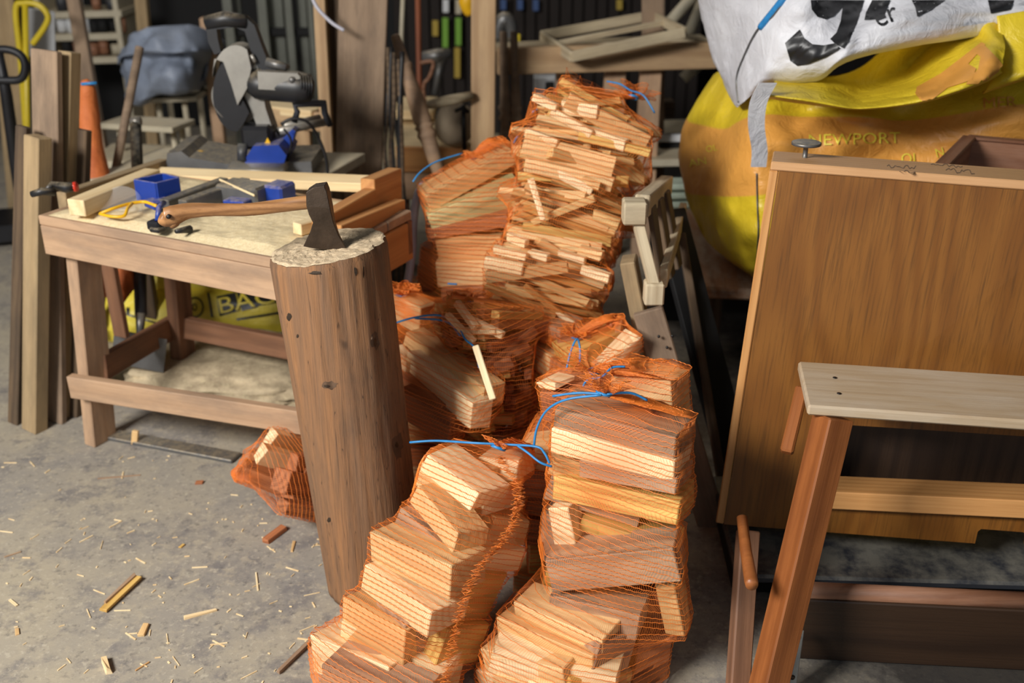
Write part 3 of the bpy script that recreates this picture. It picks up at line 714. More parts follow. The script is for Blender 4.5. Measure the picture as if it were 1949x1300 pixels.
# yellow bulk bag
G = [
 [(1372,142,3.2),(1420,146,3.0),(1475,150,2.85),(1600,150,2.85),(1760,120,2.85),(1920,60,2.85),(2080,40,2.9)],
 [(1326,205,3.2),(1385,215,3.0),(1450,200,2.80),(1600,205,2.78),(1760,205,2.78),(1930,170,2.75),(2080,160,2.8)],
 [(1301,265,3.2),(1370,285,2.95),(1440,245,2.72),(1590,240,2.70),(1760,245,2.72),(1930,232,2.68),(2080,230,2.75)],
 [(1299,320,3.15),(1360,335,2.88),(1440,330,2.68),(1590,300,2.64),(1760,300,2.72),(1930,285,2.70),(2080,290,2.75)],
 [(1310,380,3.1),(1370,385,2.84),(1440,385,2.68),(1590,370,2.66),(1760,370,2.7),(1930,370,2.72),(2080,370,2.75)],
 [(1338,440,3.0),(1385,445,2.80),(1440,450,2.70),(1590,450,2.70),(1760,450,2.7),(1930,450,2.72),(2080,450,2.75)],
 [(1375,486,2.9),(1405,500,2.80),(1440,512,2.75),(1590,520,2.75),(1760,520,2.75),(1930,520,2.75),(2080,520,2.75)],
 [(1420,520,2.85),(1430,523,2.82),(1445,528,2.80),(1590,535,2.80),(1760,535,2.8),(1930,535,2.8),(2080,535,2.8)]]
yb = thing('bulk_bag', 'large yellow woven bulk bag with orange print slumped on the plank bench', 'bulk bag', U(1600, 520, 3.0))
o, ybv = patch('bag_body', G, 0.6, M['yellowbag'], yb, 8, 0.05, 4.0, 3)
G2 = [
 [(1478,152,2.72),(1560,150,2.72),(1640,128,2.72),(1720,60,2.76),(1800,8,2.80),(1870,8,2.78),(1905,40,2.72)],
 [(1474,160,2.66),(1560,158,2.68),(1650,150,2.74),(1740,75,2.76),(1810,34,2.74),(1875,40,2.68),(1916,70,2.62)],
 [(1472,166,2.60),(1560,168,2.62),(1650,170,2.72),(1745,115,2.82),(1820,70,2.78),(1885,80,2.62),(1914,100,2.56)],
 [(1470,174,2.54),(1560,180,2.55),(1645,190,2.60),(1750,155,2.68),(1830,118,2.60),(1885,112,2.52),(1913,122,2.52)],
 [(1466,182,2.52),(1560,196,2.50),(1640,206,2.50),(1750,192,2.50),(1830,168,2.49),(1880,150,2.50),(1908,134,2.52)],
 [(1466,188,2.60),(1560,202,2.60),(1640,209,2.60),(1750,197,2.60),(1830,174,2.60),(1880,156,2.6),(1908,142,2.6)]]
o2, yfv = patch('folded_flap', G2, 0.10, M['yellowflap'], yb, 7, 0.015, 7.0, 5)
Gr = [[(1900,30,2.66),(1960,20,2.66),(2080,10,2.7)],[(1905,110,2.62),(1960,90,2.60),(2080,80,2.62)],[(1880,170,2.60),(1960,140,2.56),(2080,100,2.6)],[(1870,178,2.66),(1960,150,2.64),(2080,110,2.66)]]
patch('folded_flap', Gr, 0.06, M['yellowflap'], yb, 8, 0.01, 7.0, 8)
# strap
sb = []
for (px, py, dz) in ((1462,158,2.50),(1444,195,2.52),(1440,240,2.54),(1446,285,2.56),(1444,318,2.57)): sb.append(U(px, py, dz))
strap_v = []; ctr, _ = spline(sb, 5)
for i, p in enumerate(ctr):
    for s_ in (-1, 1):
        for k in (0, .004): strap_v.append(p + Vector((s_ * .021 * (1.0 - .1 * i / len(ctr)), k, 0)))
sf = []
for i in range(len(ctr) - 1):
    b = i * 4; sf += [(b, b + 2, b + 6, b + 4), (b + 1, b + 5, b + 7, b + 3), (b, b + 4, b + 5, b + 1), (b + 2, b + 3, b + 7, b + 6)]
sf += [(0, 1, 3, 2), ((len(ctr) - 1) * 4, (len(ctr) - 1) * 4 + 2, (len(ctr) - 1) * 4 + 3, (len(ctr) - 1) * 4 + 1)]
tag(solid('lifting_strap', strap_v, sf, M['webbing'], yb), 'white webbing lifting strap')
decal('printed_lettering', text_polys('NEWPORT', 1540, 277, 1714, 272, 21), ybv, M['yelprint'], yb, .006, 9)
decal('printed_lettering', text_polys('OL', 1716, 312, 1750, 311, 20), ybv, M['yelprint'], yb, .006, 9)
decal('printed_lettering', text_polys('N', 1784, 300, 1798, 296, 17), ybv, M['yelprint'], yb, .006, 9)
decal('printed_lettering', text_polys('MER', 1872, 206, 1936, 203, 20), ybv, M['orprint'], yb, .006, 9)
decal('printed_lettering', text_polys('OL', 1345, 290, 1366, 286, 12), ybv, M['yelprint'], yb, .006, 9)
decal('printed_lettering', text_polys('AN', 1312, 318, 1345, 312, 14), ybv, M['yelprint'], yb, .006, 9)
decal('printed_chevron', [[(1868,80),(1876,84),(1800,170),(1760,200),(1742,178),(1745,165),(1790,140)],[(1868,80),(1900,112),(1912,128),(1870,160),(1838,160),(1862,130),(1866,108),(1856,100)],[(1790,150),(1840,120),(1858,130),(1850,152),(1800,168)]], yfv, M['orprint'], yb, .004, 8)
def seam(name, pts, r, mat, parent, bvh, off=.004):
    o3 = Vector((0, 0, CAMH)); P = []
    pp, _ = spline([Vector((a, b, 0)) for a, b in pts], 8)
    for q in pp:
        d = ray(q.x, q.y).normalized(); h = bvh.ray_cast(o3, d)
        if h[0] is not None: P.append(h[0] - d * off)
    P = [p for i, p in enumerate(P) if i == 0 or (p - P[i - 1]).length < .2]
    if len(P) > 2: return tube(name, P, r, mat, parent, 6)
seam('stitched_seam', [(1735, 56), (1780, 26), (1840, 8), (1880, 14)], .0022, M['greymetal'], yb, yfv)
seam('stitched_seam', [(1440, 330), (1441, 380), (1443, 440), (1440, 500)], .002, M['greymetal'], yb, ybv)

# white bulk bag on top
G3 = [
 [(1270,-260,3.2),(1400,-300,2.9),(1560,-310,2.7),(1720,-300,2.7),(1900,-290,2.75),(2100,-280,2.8)],
 [(1300,-120,3.15),(1400,-130,2.85),(1560,-130,2.66),(1720,-130,2.66),(1900,-130,2.7),(2100,-120,2.8)],
 [(1335,0,3.1),(1400,0,2.86),(1520,0,2.66),(1680,-10,2.64),(1840,-30,2.66),(2100,-40,2.75)],
 [(1350,60,3.05),(1410,65,2.84),(1500,60,2.66),(1620,45,2.62),(1790,0,2.64),(2100,-10,2.75)],
 [(1368,120,3.0),(1420,125,2.80),(1480,112,2.66),(1580,95,2.60),(1740,30,2.60),(2100,8,2.7)],
 [(1395,180,2.9),(1420,170,2.76),(1465,148,2.68),(1560,140,2.62),(1660,92,2.60),(2100,20,2.7)],
 [(1406,204,2.84),(1420,192,2.76),(1466,160,2.70),(1560,153,2.66),(1660,104,2.64),(2100,30,2.72)]]
wb = thing('bulk_bag', 'white woven bulk bag with black printed letters on top of the yellow one', 'bulk bag', U(1600, 130, 2.9))
o, wbv = patch('bag_body', G3, 0.55, M['whitebag'], wb, 8, 0.042, 5.0, 21)
seam('stitched_seam', [(1500, -10), (1470, 30), (1440, 60), (1415, 110), (1402, 150), (1406, 195)], .0035, M['greymetal'], wb, wbv)
tag(seam('seam_tape', [(1505, -20), (1478, 15), (1448, 52)], .010, M['blue'], wb, wbv, .002), 'blue seam tape')
for pq in [
 [(1543,0),(1610,0),(1604,14),(1588,30),(1572,37),(1556,32),(1545,18)],
 [(1606,0),(1645,0),(1632,40),(1616,78),(1606,92),(1590,84),(1580,74),(1592,62),(1600,40)],
 [(1494,82),(1522,56),(1530,72),(1546,84),(1568,86),(1590,82),(1600,92),(1575,108),(1540,122),(1518,126),(1504,116)],
 [(1660,0),(1695,0),(1680,36),(1645,38),(1648,24)],
 [(1735,0),(1800,0),(1786,10),(1766,22),(1746,32),(1742,14)],
 [(1880,0),(1930,0),(1924,18),(1886,26)]]: decal('printed_lettering', [pq], wbv, M['ink'], wb, .004, 8)
decal('printed_lettering', text_polys('er', 1672, 52, 1712, 36, 26), wbv, M['ink'], wb, .004, 8)

# weathered chair frame and boards leaning beside it
ch = thing('garden_chair', 'pale weathered timber chair frame with square blocks leaning by the plank bench', 'chair', U(1245, 600, 2.35))
k0 = U(1207, 402, 2.26)
board('corner_block', k0 - Vector((.026, 0, 0)), k0 + Vector((.026, 0, 0)), .052, .052, (0, 0, 1), M['cream'], ch, .004)
board('top_rail', U(1222, 392, 2.29), U(1268, 352, 2.78), .05, .034, (0, 0, 1), M['cream'], ch)
board('upright', U(1246, 548, 2.22), U(1213, 418, 2.26), .026, .026, (1, 0, 0), M['cream'], ch)
k1 = U(1244, 556, 2.22); board('corner_block', k1 - Vector((0, 0, .026)), k1 + Vector((0, 0, .026)), .044, .044, (1, 0, 0), M['cream'], ch, .004)
board('top_rail', U(1262, 530, 2.26), U(1300, 400, 2.9), .045, .02, (0, 0, 1), M['cream'], ch)
for i, (x0, x1) in enumerate(((1240, 1262), (1255, 1278), (1268, 1292))):
    board('back_slat', U(x1, 545 - 18 * i, 2.32 + .13 * i), U(x0, 392 - 14 * i, 2.36 + .13 * i), .075, .012, (.25, 1, 0), M['postdark'], ch)
lb = thing('leaning_board', 'short pale board behind the weathered frame beside the kindling sack', 'board', U(1210, 640, 2.35))
board('plank', U(1248, 760, 2.35), U(1196, 492, 2.35), .036, .06, (1, -.2, 0), M['post'], lb, .003)
dk = thing('leaning_board', 'grey-brown board with four screw holes leaning right of the net sacks', 'board', UZ(1352, 1005, 0))
bt, tp_ = UZ(1356, 1000, .0) + Vector((0, 0, .0)), U(1233, 590, 2.30)
o = board('plank', bt, tp_, .072, .022, (1, -.1, 0), M['plankgrey'], dk, .003)
ctr_ = lambda t: lerp(tp_, bt, t)
for (px, py) in ((1254, 641), (1280, 640), (1270, 662), (1249, 686)):
    h = U(px, py, 2.265); tube('screw_hole', [h, h + Vector((0, .004, 0))], .0035, M['cable'], dk, 8)
dp = thing('hardboard_sheet', 'tall dark grey-green panel leaning behind the board with screw holes', 'panel', UZ(1390, 900, 0))
board('panel', UZ(1420, 965, 0), U(1272, 400, 2.75), .10, .02, (1, .5, 0), M['void'], dp)
board('edge_strip', UZ(1385, 985, 0) , U(1296, 445, 2.70), .022, .024, (1, 0, 0), M['postdark'], dp)
# ------------------------------------------------------------------ chopping stump and axe
stump = thing('chopping_block', 'tall round weathered log stood on end with an axe stuck in its top', 'chopping block', (-.313, 2.0, 0))
cb, ct = Vector((-.313, 2.0, 0.0)), Vector((-.371, 2.02, .81)); V, Fc = [], []; nA, nZ = 72, 60
for j in range(nZ + 1):
    f = j / nZ; c = cb.lerp(ct, f)
    for k in range(nA):
        a = 2 * math.pi * k / nA; u = Vector((math.cos(a), math.sin(a), 0))
        r = .119 - .006 * (1 - f)
        r += .0035 * noise.noise(Vector((u.x * 1.6, u.y * 1.6, f * .8))) + .0012 * noise.noise(Vector((u.x * 9, u.y * 9, f * 1.2)))
        q = noise.noise(Vector((u.x * 14 + 5, u.y * 14, f * .35))); r -= .006 * max(0, abs(q) * -12 + 1) * (0.4 + 0.6 * f)
        z = c.z + (u.x * .016 - u.y * .002) * f + (.003 * noise.noise(u * 6) if j == nZ else 0)
        if j == nZ: r -= .003
        V.append(Vector((c.x + u.x * r, c.y + u.y * r, max(0, z))))
for j in range(nZ):
    for k in range(nA):
        k2 = (k + 1) % nA; Fc.append((j * nA + k, j * nA + k2, (j + 1) * nA + k2, (j + 1) * nA + k))
Fc.append(tuple(range(nA - 1, -1, -1)))
solid('trunk', V, Fc, M['stump'], stump, True)
bvt = BVHTree.FromPolygons([v[:] for v in V], Fc)
def knot(cx, cy, rx, ry, seed, n=14):
    rr = random.Random(seed); return [(cx + rx * math.cos(6.283 * k / n) * rr.uniform(.6, 1.15), cy + ry * math.sin(6.283 * k / n) * rr.uniform(.6, 1.15)) for k in range(n)]
for kk in ((714, 648, 10, 20, 1), (757, 848, 11, 30, 2), (628, 733, 16, 9, 3)): decal('knot_stain', [knot(*kk)], bvt, M['knotstain'], stump, .0006, 5)
for kk in ((714, 652, 4, 9, 4), (755, 846, 3.5, 7, 5), (550, 603, 5, 8, 6), (622, 735, 7, 3.5, 7), (566, 640, 3, 4, 8), (626, 990, 3.5, 5, 10), (677, 516, 3, 10, 11), (692, 518, 2, 12, 12), (600, 520, 14, 4, 13)): decal('knot', [knot(*kk)], bvt, M['ironrust'], stump, .0012, 5)
tv, tf = [], []; rings = 26
for i in range(rings + 1):
    f = i / rings
    for k in range(nA):
        p = V[nZ * nA + k]; q = ct.lerp(p, f) if i else ct.copy()
        q = Vector((q.x, q.y, ct.z + (p.z - ct.z) * f))
        h = .003 + .003 * noise.fractal(q * 70, .9, 2.1, 4) + .003 * noise.noise(q * 18)
        q.z += h * (1 if i < rings else .2); tv.append(q)
for i in range(rings):
    for k in range(nA):
        k2 = (k + 1) % nA; tf.append((i * nA + k, (i + 1) * nA + k, (i + 1) * nA + k2, i * nA + k2))
tag(solid('chopped_face', tv, tf, M['stumptop'], stump, False), 'rough splintered pale top face')

axe = thing('axe', 'hatchet with dark steel head and curved wooden handle stuck in the log', 'axe', U(618, 467, 2.0))
ol = [(585,362),(599,353),(620,350),(625,362),(631,392),(636,420),(645,446),(659,472),(640,475),(618,475),(598,473),(577,469),(592,438),(597,421),(590,405),(586,388)]
hv = []; 
for s_ in (-1, 1):
    for (px, py) in ol:
        p = U(px, py, 1.99); th = .017 if py < 400 else max(.0012, .017 * (472 - py) / 85)
        hv.append(p + Vector((0, s_ * th, 0)))
n = len(ol)
me, W = mesh_of(hv, [tuple(range(n)), tuple(range(2 * n - 1, n - 1, -1))] + [(i, i + n, (i + 1) % n + n, (i + 1) % n) for i in range(n)])
bm = bmesh.new(); bm.from_mesh(me); bmesh.ops.recalc_face_normals(bm, faces=list(bm.faces)); bmesh.ops.triangulate(bm, faces=[f for f in bm.faces if len(f.verts) > 4])
bmesh.ops.bevel(bm, geom=[e for e in bm.edges if e.calc_face_angle(0) > .9], offset=.0012, segments=1, affect='EDGES'); bm.to_mesh(me); bm.free()
put('axe_head', me, M['ironrust'], axe, W)
tube('axe_handle', [U(606, 383, 1.99), U(575, 386, 1.985), U(530, 392, 1.98), U(470, 399, 1.965), U(410, 399, 1.95), U(360, 401, 1.94), U(330, 410, 1.93), U(312, 414, 1.925), U(305, 412, 1.922)],
     [.0105, .0105, .010, .0095, .0095, .0115, .0150, .0135, .006], M['helve'], axe, 16, smooth_pts=5, flat=1.35)
tube('axe_handle_knob', [U(338, 412, 1.93), U(330, 424, 1.93), U(326, 432, 1.93)], [.011, .011, .006], M['helve'], axe, 12, smooth_pts=3)
h = U(320, 413, 1.908); tube('lanyard_hole', [h, h + Vector((0, .006, 0))], .0042, M['cable'], axe, 10)

# ------------------------------------------------------------------ workbench
wbn = thing('workbench', 'rough pine workbench with sawdust-covered top and splayed legs', 'workbench', (-1.1, 2.8, 0))
fl_, fr_ = Vector((-1.225, 2.607, 0)), Vector((-.47, 2.235, 0)); ey = Vector((.444, .896, 0)); exx = (fr_ - fl_).normalized(); Wd = .47
ey = (ey - exx * ey.dot(exx)).normalized()
def BP(s, t, z): return fl_ + (fr_ - fl_) * s + ey * t + Vector((0, 0, z))
for k in range(4):
    w4 = Wd / 4; t = w4 * (k + .5)
    board('top_plank', BP(-.0, t, .682), BP(1.0, t, .682), w4 - .004, .026, ey, M['bench'], wbn, .003)
board('front_apron', BP(0.005, .012, .630), BP(1.0, .012, .630), .078, .024, (0, 0, 1), M['bench'], wbn, .002)
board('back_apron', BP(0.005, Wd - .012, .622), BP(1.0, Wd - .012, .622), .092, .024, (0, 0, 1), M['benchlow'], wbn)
board('side_apron', BP(.02, .03, .622), BP(.02, Wd - .03, .622), .090, .022, (0, 0, 1), M['bench'], wbn)
board('side_apron', BP(.985, .0, .612), BP(.985, Wd, .612), .105, .024, (0, 0, 1), M['pineorange'], wbn)
def leg(pb, pt, w_, t_, m='bench', hint=None): board('leg', pb, pt, w_, t_, hint or exx, M[m], wbn, .003)
leg(UZ(192, 838, 0) , U(158, 480, 2.66), .040, .085)
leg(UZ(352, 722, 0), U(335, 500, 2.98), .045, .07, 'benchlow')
leg(UZ(625, 905, 0), U(600, 505, 2.38), .07, .055)
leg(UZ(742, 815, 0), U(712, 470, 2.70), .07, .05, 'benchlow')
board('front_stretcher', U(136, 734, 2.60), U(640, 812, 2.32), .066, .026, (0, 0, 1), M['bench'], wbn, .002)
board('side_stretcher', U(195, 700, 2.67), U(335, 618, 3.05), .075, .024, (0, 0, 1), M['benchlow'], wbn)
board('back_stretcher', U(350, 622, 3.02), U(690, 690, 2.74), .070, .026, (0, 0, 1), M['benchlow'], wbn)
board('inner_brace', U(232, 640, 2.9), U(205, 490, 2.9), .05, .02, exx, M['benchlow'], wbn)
# sawdust layer on top (a real uneven heap)
V, Fc = [], []; NX, NY = 90, 46
for j in range(NY + 1):
    for i in range(NX + 1):
        s, t = i / NX, j / NY; p = BP(.03 + s * .95, .012 + t * (Wd - .03), .6955)
        e = min(s, 1 - s, 1) * 10; e2 = min(t, 1 - t) * 10; ed_ = min(1, e, e2 * 1.2)
        hgt = .009 + .007 * noise.fractal(p * 7, .9, 2.0, 3) + .0015 * noise.noise(p * 70); p.z += max(-.001, hgt * ed_); V.append(p)
for j in range(NY):
    for i in range(NX): a = j * (NX + 1) + i; Fc.append((a, a + 1, a + NX + 2, a + NX + 1))
sd_ = solid('sawdust', V, Fc, M['sawdust'], None, False); tag(sd_, 'pale sawdust lying over the workbench top', 'sawdust', None, 'stuff')
# rails and offcuts lying round the top
BZ = lambda px, py, dz=0.0: UZ(px, py, .712 + dz)
def loose(name, label, p0, p1, w_, t_, hint, mat, cat='timber', bev=.002):
    p0, p1 = Vector(p0), Vector(p1); r = thing(name, label, cat, (p0 + p1) / 2); board('length', p0, p1, w_, t_, hint, M[mat], r, bev); return r
loose('timber_rail', 'brown timber rail stood on edge along the left end of the workbench', U(118, 384, 2.70), U(312, 318, 3.12), .050, .030, (0, 0, 1), 'post')
loose('timber_block', 'pale square-ended timber lying beside the left rail on the workbench', BZ(145, 396, .022), BZ(292, 335, .022), .042, .05, (0, 0, 1), 'pine')
loose('long_batten', 'long pale pine batten lying along the far side of the workbench', U(282, 332, 3.08), U(745, 352, 2.72), .050, .028, (0, 1, .2), 'pine')
loose('timber_rail', 'orange pine rail with pale top at the right end of the workbench', U(606, 436, 2.36), U(706, 378, 2.62), .055, .034, (0, 0, 1), 'pineorange')
loose('timber_rail', 'short pine block standing at the far right corner of the workbench', U(700, 372, 2.62), U(752, 349, 2.78), .085, .040, (0, 0, 1), 'pineorange')
loose('timber_rail', 'lower orange board under the rails at the right end of the workbench', U(640, 452, 2.37), U(762, 400, 2.68), .060, .03, (0, 0, 1), 'pineorange')
loose('offcut_block', 'small pale timber offcut on the workbench behind the axe head', U(565, 436, 2.40), U(610, 424, 2.46), .028, .03, (0, 0, 1), 'pine')
bb = thing('blue_tray', 'blue plastic tool tray on the workbench beyond the goggles', 'tray', U(310, 370, 2.9))
tq = [BZ(258, 362, .036), BZ(299, 369, .036), BZ(343, 358, .036), BZ(312, 350, .036)]
for (p, q) in zip(tq, tq[1:] + tq[:1]):
    board('side', p, q, .060, .006, (0, 0, 1), M['bluepl'], bb)
board('bottom', lerp(tq[0], tq[1], .5) - Vector((0, 0, .03)), lerp(tq[2], tq[3], .5) - Vector((0, 0, .03)), .08, .005, (0, 1, 0), M['bluepl'], bb)
sl = thing('spirit_level', 'grey metal rail tool with blue ends lying across the workbench', 'tool', U(400, 375, 2.75))
board('body', BZ(312, 388, .02), BZ(428, 345, .02), .022, .03, (0, 0, 1), M['greymetal'], sl)
board('body', BZ(348, 396, .02), BZ(470, 352, .02), .040, .03, (0, 0, 1), M['greymetal'], sl)
board('end_cap', BZ(283, 390, .015), BZ(318, 382, .015), .02, .05, (0, 0, 1), M['bluepl'], sl)
board('end_cap', BZ(432, 384, .015), BZ(472, 388, .015), .02, .04, (0, 0, 1), M['bluepl'], sl)
mc = thing('tool_case', 'grey tool case with a blue corner behind the axe handle', 'case', U(480, 365, 2.8))
boxw('case_body', BZ(466, 366, .025), (.13, .08, .05), M['greymetal'], mc, -.4, .006)
boxw('case_corner', BZ(532, 366, .025), (.06, .07, .05), M['bluepl'], mc, -.4, .006)
loose('thin_stick', 'thin pale stick lying over the grey tool rail on the workbench', BZ(418, 342, .05), BZ(484, 372, .05), .006, .004, (0, 0, 1), 'pine', 'stick')
gg = thing('safety_goggles', 'clear safety goggles with a yellow strap lying in the sawdust', 'goggles', U(235, 400, 2.7))
tube('strap', [BZ(190, 407, .01), BZ(212, 412, .01), BZ(236, 411, .01), BZ(243, 396, .02), BZ(250, 387, .02), BZ(215, 397, .02), BZ(190, 407, .01)], .0042, M['yellowpl'], gg, 6, smooth_pts=4)
tube('strap', [BZ(250, 387, .02), BZ(275, 384, .02), BZ(298, 392, .02)], .0045, M['yellowpl'], gg, 6, smooth_pts=4)
Vg, Fg = [], []
for i in range(13):
    a = math.pi * i / 12
    for k in range(5):
        px = 232 - 40 * math.cos(a) * (1 - .0 * k); py = 402 - 36 * math.sin(a) * (k / 4) ** .7 - 3 * k; Vg.append(BZ(px, py, .004 + .045 * math.sin(a) * (k / 4)))
for i in range(12):
    for k in range(4): a = i * 5 + k; Fg.append((a, a + 1, a + 6, a + 5))
solid('lens', Vg, Fg, M['clear'], gg, True)
cl_ = thing('clamp', 'black quick clamp with red pad gripping the left rail of the workbench', 'clamp', U(100, 365, 2.62))
tube('handle', [U(60, 370, 2.58), U(80, 364, 2.58), U(104, 366, 2.60)], [.008, .010, .010], M['black'], cl_, 10)
tube('jaw', [U(92, 362, 2.60), U(98, 352, 2.62), U(125, 357, 2.62), U(140, 356, 2.63)], [.010, .010, .014, .013], M['black'], cl_, 10)
tube('pad', [U(140, 356, 2.63), U(146, 355, 2.63)], .013, M['red'], cl_, 10)
cm = thing('clamp', 'blue-black clamp hanging over the bench edge by the axe handle end', 'clamp', U(296, 430, 2.4))
boxw('jaw', U(297, 428, 2.44), (.036, .03, .022), M['blackiron'], cm, -.4, .004); boxw('foot', U(300, 436, 2.43), (.030, .03, .012), M['black'], cm, -.4, .004)
tube('stem', [U(300, 420, 2.44), U(302, 396, 2.46), U(312, 386, 2.5)], .007, M['bluepl'], cm, 8); tube('screw', [U(335, 440, 2.40), U(362, 436, 2.44)], [.006, .010], M['black'], cm, 8)

# sacks under and behind the bench
def sackish(name, label, cat, c, size, mat, rz=0., seed=1, amp=.05):
    r = thing(name, label, cat, (c[0], c[1], c[2] - size[2] / 2)); bm = bmesh.new(); bmesh.ops.create_cube(bm, size=2.0)
    bmesh.ops.subdivide_edges(bm, edges=list(bm.edges), cuts=14, use_grid_fill=True)
    R = Matrix.Rotation(rz, 3, 'Z')
    for v in bm.verts:
        d = v.co; s_ = Vector((d.x, d.y, d.z)); q = 4.0; l = (abs(s_.x) ** 6 + abs(s_.y) ** 6 + abs(s_.z) ** 2.6) ** (1 / 4.0)
        s_ = s_ / max(l, 1) ; k = 1 + amp * noise.fractal(s_ * 3 + Vector((seed, 0, 0)), .8, 2, 4)
        v.co = Vector((s_.x * size[0] / 2, s_.y * size[1] / 2, s_.z * size[2] / 2 * (1 - .15 * s_.x ** 2))) * k
    me = bpy.data.meshes.new('sack'); bm.to_mesh(me); bm.free(); me.polygons.foreach_set('use_smooth', [True] * len(me.polygons))
    W = Matrix.Translation(Vector(c)) @ R.to_4x4(); o = put('sack_body', me, mat, r, W)
    return r, BVHTree.FromPolygons([(W @ v.co)[:] for v in me.vertices], [tuple(p.vertices) for p in me.polygons])
r1, bv1 = sackish('paper_sack', 'yellow sack with black lettering lying lowest under the workbench', 'sack', tuple(U(410, 590, 3.45) + Vector((0, .12, -.03))), (.92, .46, .24), M['cementbag'], .06, 2)
decal('printed_lettering', [[(405,560),(558,540),(560,560),(408,606)]], bv1, M['cementbag'], r1, .002, 10) if False else None
decal('printed_box', [[(412,564),(448,556),(454,592),(418,602)],[(450,556),(482,550),(492,584),(460,592)],[(484,548),(530,540),(536,574),(492,582)]], bv1, M['ink'], r1, .004, 8)
decal('printed_lettering', text_polys('BAG', 420, 597, 524, 575, 30), bv1, M['cementbag'], r1, .009, 8)
decal('printed_line', [[(240,585),(246,585),(246,598),(330,622),(330,626),(240,600)],[(394,556),(398,556),(406,604),(402,604)],[(450,606),(540,592),(540,596),(450,610)]], bv1, M['ink'], r1, .005, 10)
ringp = []
for k in range(20):
    a0, a1 = 6.283 * k / 20, 6.283 * (k + 1) / 20
    ringp.append([(371 + 17 * math.cos(a0), 585 + 20 * math.sin(a0)), (371 + 17 * math.cos(a1), 585 + 20 * math.sin(a1)), (371 + 14 * math.cos(a1), 585 + 17 * math.sin(a1)), (371 + 14 * math.cos(a0), 585 + 17 * math.sin(a0))])
decal('printed_ring', ringp + text_polys('o', 366, 592, 376, 591, 14), bv1, M['ink'], r1, .005, 6)
r2, bv2 = sackish('paper_sack', 'yellow sack with black lettering lying on another sack behind the bench', 'sack', tuple(U(410, 528, 3.55) + Vector((0, .10, 0))), (.90, .46, .19), M['cementbag'], .02, 7)
decal('printed_box', [[(352,500),(455,500),(448,522),(420,532),(352,532)]], bv2, M['ink'], r2, .004, 8)
decal('printed_lettering', text_polys('BRS', 374, 530, 442, 524, 24) + text_polys('OR', 278, 524, 312, 522, 24), bv2, M['cementbag'], r2, .008, 8)
nk_ = thing('net_cloth', 'small orange net bundle hanging beside the yellow sacks under the bench', 'net', U(222, 530, 3.0))
blob('net_bundle', U(222, 525, 3.02), (.055, .05, .075), M['orangecloth'], nk_, .35, 2.0, 4, 3)
r3, _ = sackish('dust_sack', 'pale dusty sack slumped on the floor beneath the workbench', 'sack', tuple(UZ(455, 700, .04)), (.62, .46, .12), M['dustpile'], -.2, 11, .14)
cbp = thing('cardboard_sheet', 'yellowish cardboard sheets lying flat under the workbench', 'cardboard', UZ(500, 745, 0))
board('sheet', UZ(418, 748, .012), UZ(600, 752, .018), .18, .006, (0, 1, 0), M['cardboard'], cbp); board('sheet', UZ(455, 726, .03), UZ(590, 716, .05), .14, .006, (0, 1, 0), M['cardboard'], cbp)
fs = thing('floor_strip', 'dark flat metal strip on the floor below the front stretcher', 'strip', UZ(340, 850, 0))
board('strip', UZ(215, 828, .006), UZ(450, 872, .006), .05, .012, (0, 1, 0), M['greymetal'], fs)
loose('wood_scrap', 'small upright pinkish wood scrap on the floor by the metal strip', UZ(256, 846, 0.0), UZ(259, 846, 0.0) + Vector((.005, 0, .045)), .018, .012, (1, 0, 0), 'fire', 'wood scrap')

# shovel, broom handle, wire
sh = thing('spade', 'spade with black shaft and grey blade standing behind the workbench', 'spade', UZ(270, 700, 0))
tube('shaft', [U(258, 236, 3.35), U(262, 330, 3.22), U(266, 500, 3.05), U(268, 600, 2.96)], [.018, .018, .020, .018], M['black'], sh, 10)
tube('socket', [U(268, 596, 2.96), U(266, 640, 2.93)], [.016, .010], M['greymetal'], sh, 10)
board('blade', U(268, 636, 2.93), U(262, 700, 2.93), .16, .004, (1, 0, 0), M['greymetal'], sh)
tube('grip', [U(250, 232, 3.35), U(268, 230, 3.35)], .014, M['alu'], sh, 10)
bh = thing('broom_handle', 'round brown wooden broom handle leaning behind the workbench', 'handle', UZ(200, 560, 0))
tube('handle', [U(266, 90, 3.60), U(221, 318, 3.42), U(185, 640, 3.3)], .0145, M['plankgrey'], bh, 12)
lw = thing('wire_loop', 'thin dark bent wire hanging from the bench beside the left leg', 'wire', U(190, 560, 2.7))
tube('wire', [U(196, 492, 2.75), U(186, 520, 2.75), U(188, 600, 2.72), U(204, 700, 2.70)], .004, M['greymetal'], lw, 6, smooth_pts=4)

# ------------------------------------------------------------------ timber standing at the left edge
def upright(label, bx, by, tx, ty, z0, Yt, w_, t_, mat, hint=(1, -.25, 0), name='standing_plank'):
    r = thing(name, label, 'plank', UZ(bx, by, z0)); b = UZ(bx, by, z0); t = U(tx, ty, Yt); board('length', b, t, w_, t_, hint, M[mat], r, .003); return r
H2 = (1, -.45, 0)
upright('short thick post with knots at its top, front of the leaning planks', 66, 818, 72, 259, .0, 2.80, .060, .045, 'post', (1, -.55, 0), 'standing_post')
upright('tall grey-brown plank rising behind the short knotted post', 100, 800, 88, 95, .0, 2.93, .096, .022, 'plankgrey', (1, -.45, 0))
upright('second tall plank pressed against the back of the tallest plank', 118, 792, 132, 98, .0, 2.97, .050, .040, 'post', (1, -.45, 0))
upright('dark plank at the right of the leaning planks beside the bench', 138, 790, 156, 246, .0, 2.95, .055, .025, 'postdark', H2)
upright('thin dark plank at the far left of the leaning planks', 28, 806, 44, 240, .0, 2.85, .040, .020, 'postdark', H2)
hs = thing('hanging_net', 'orange net bag hanging behind the leaning planks at the left', 'net sack', U(165, 300, 3.35))
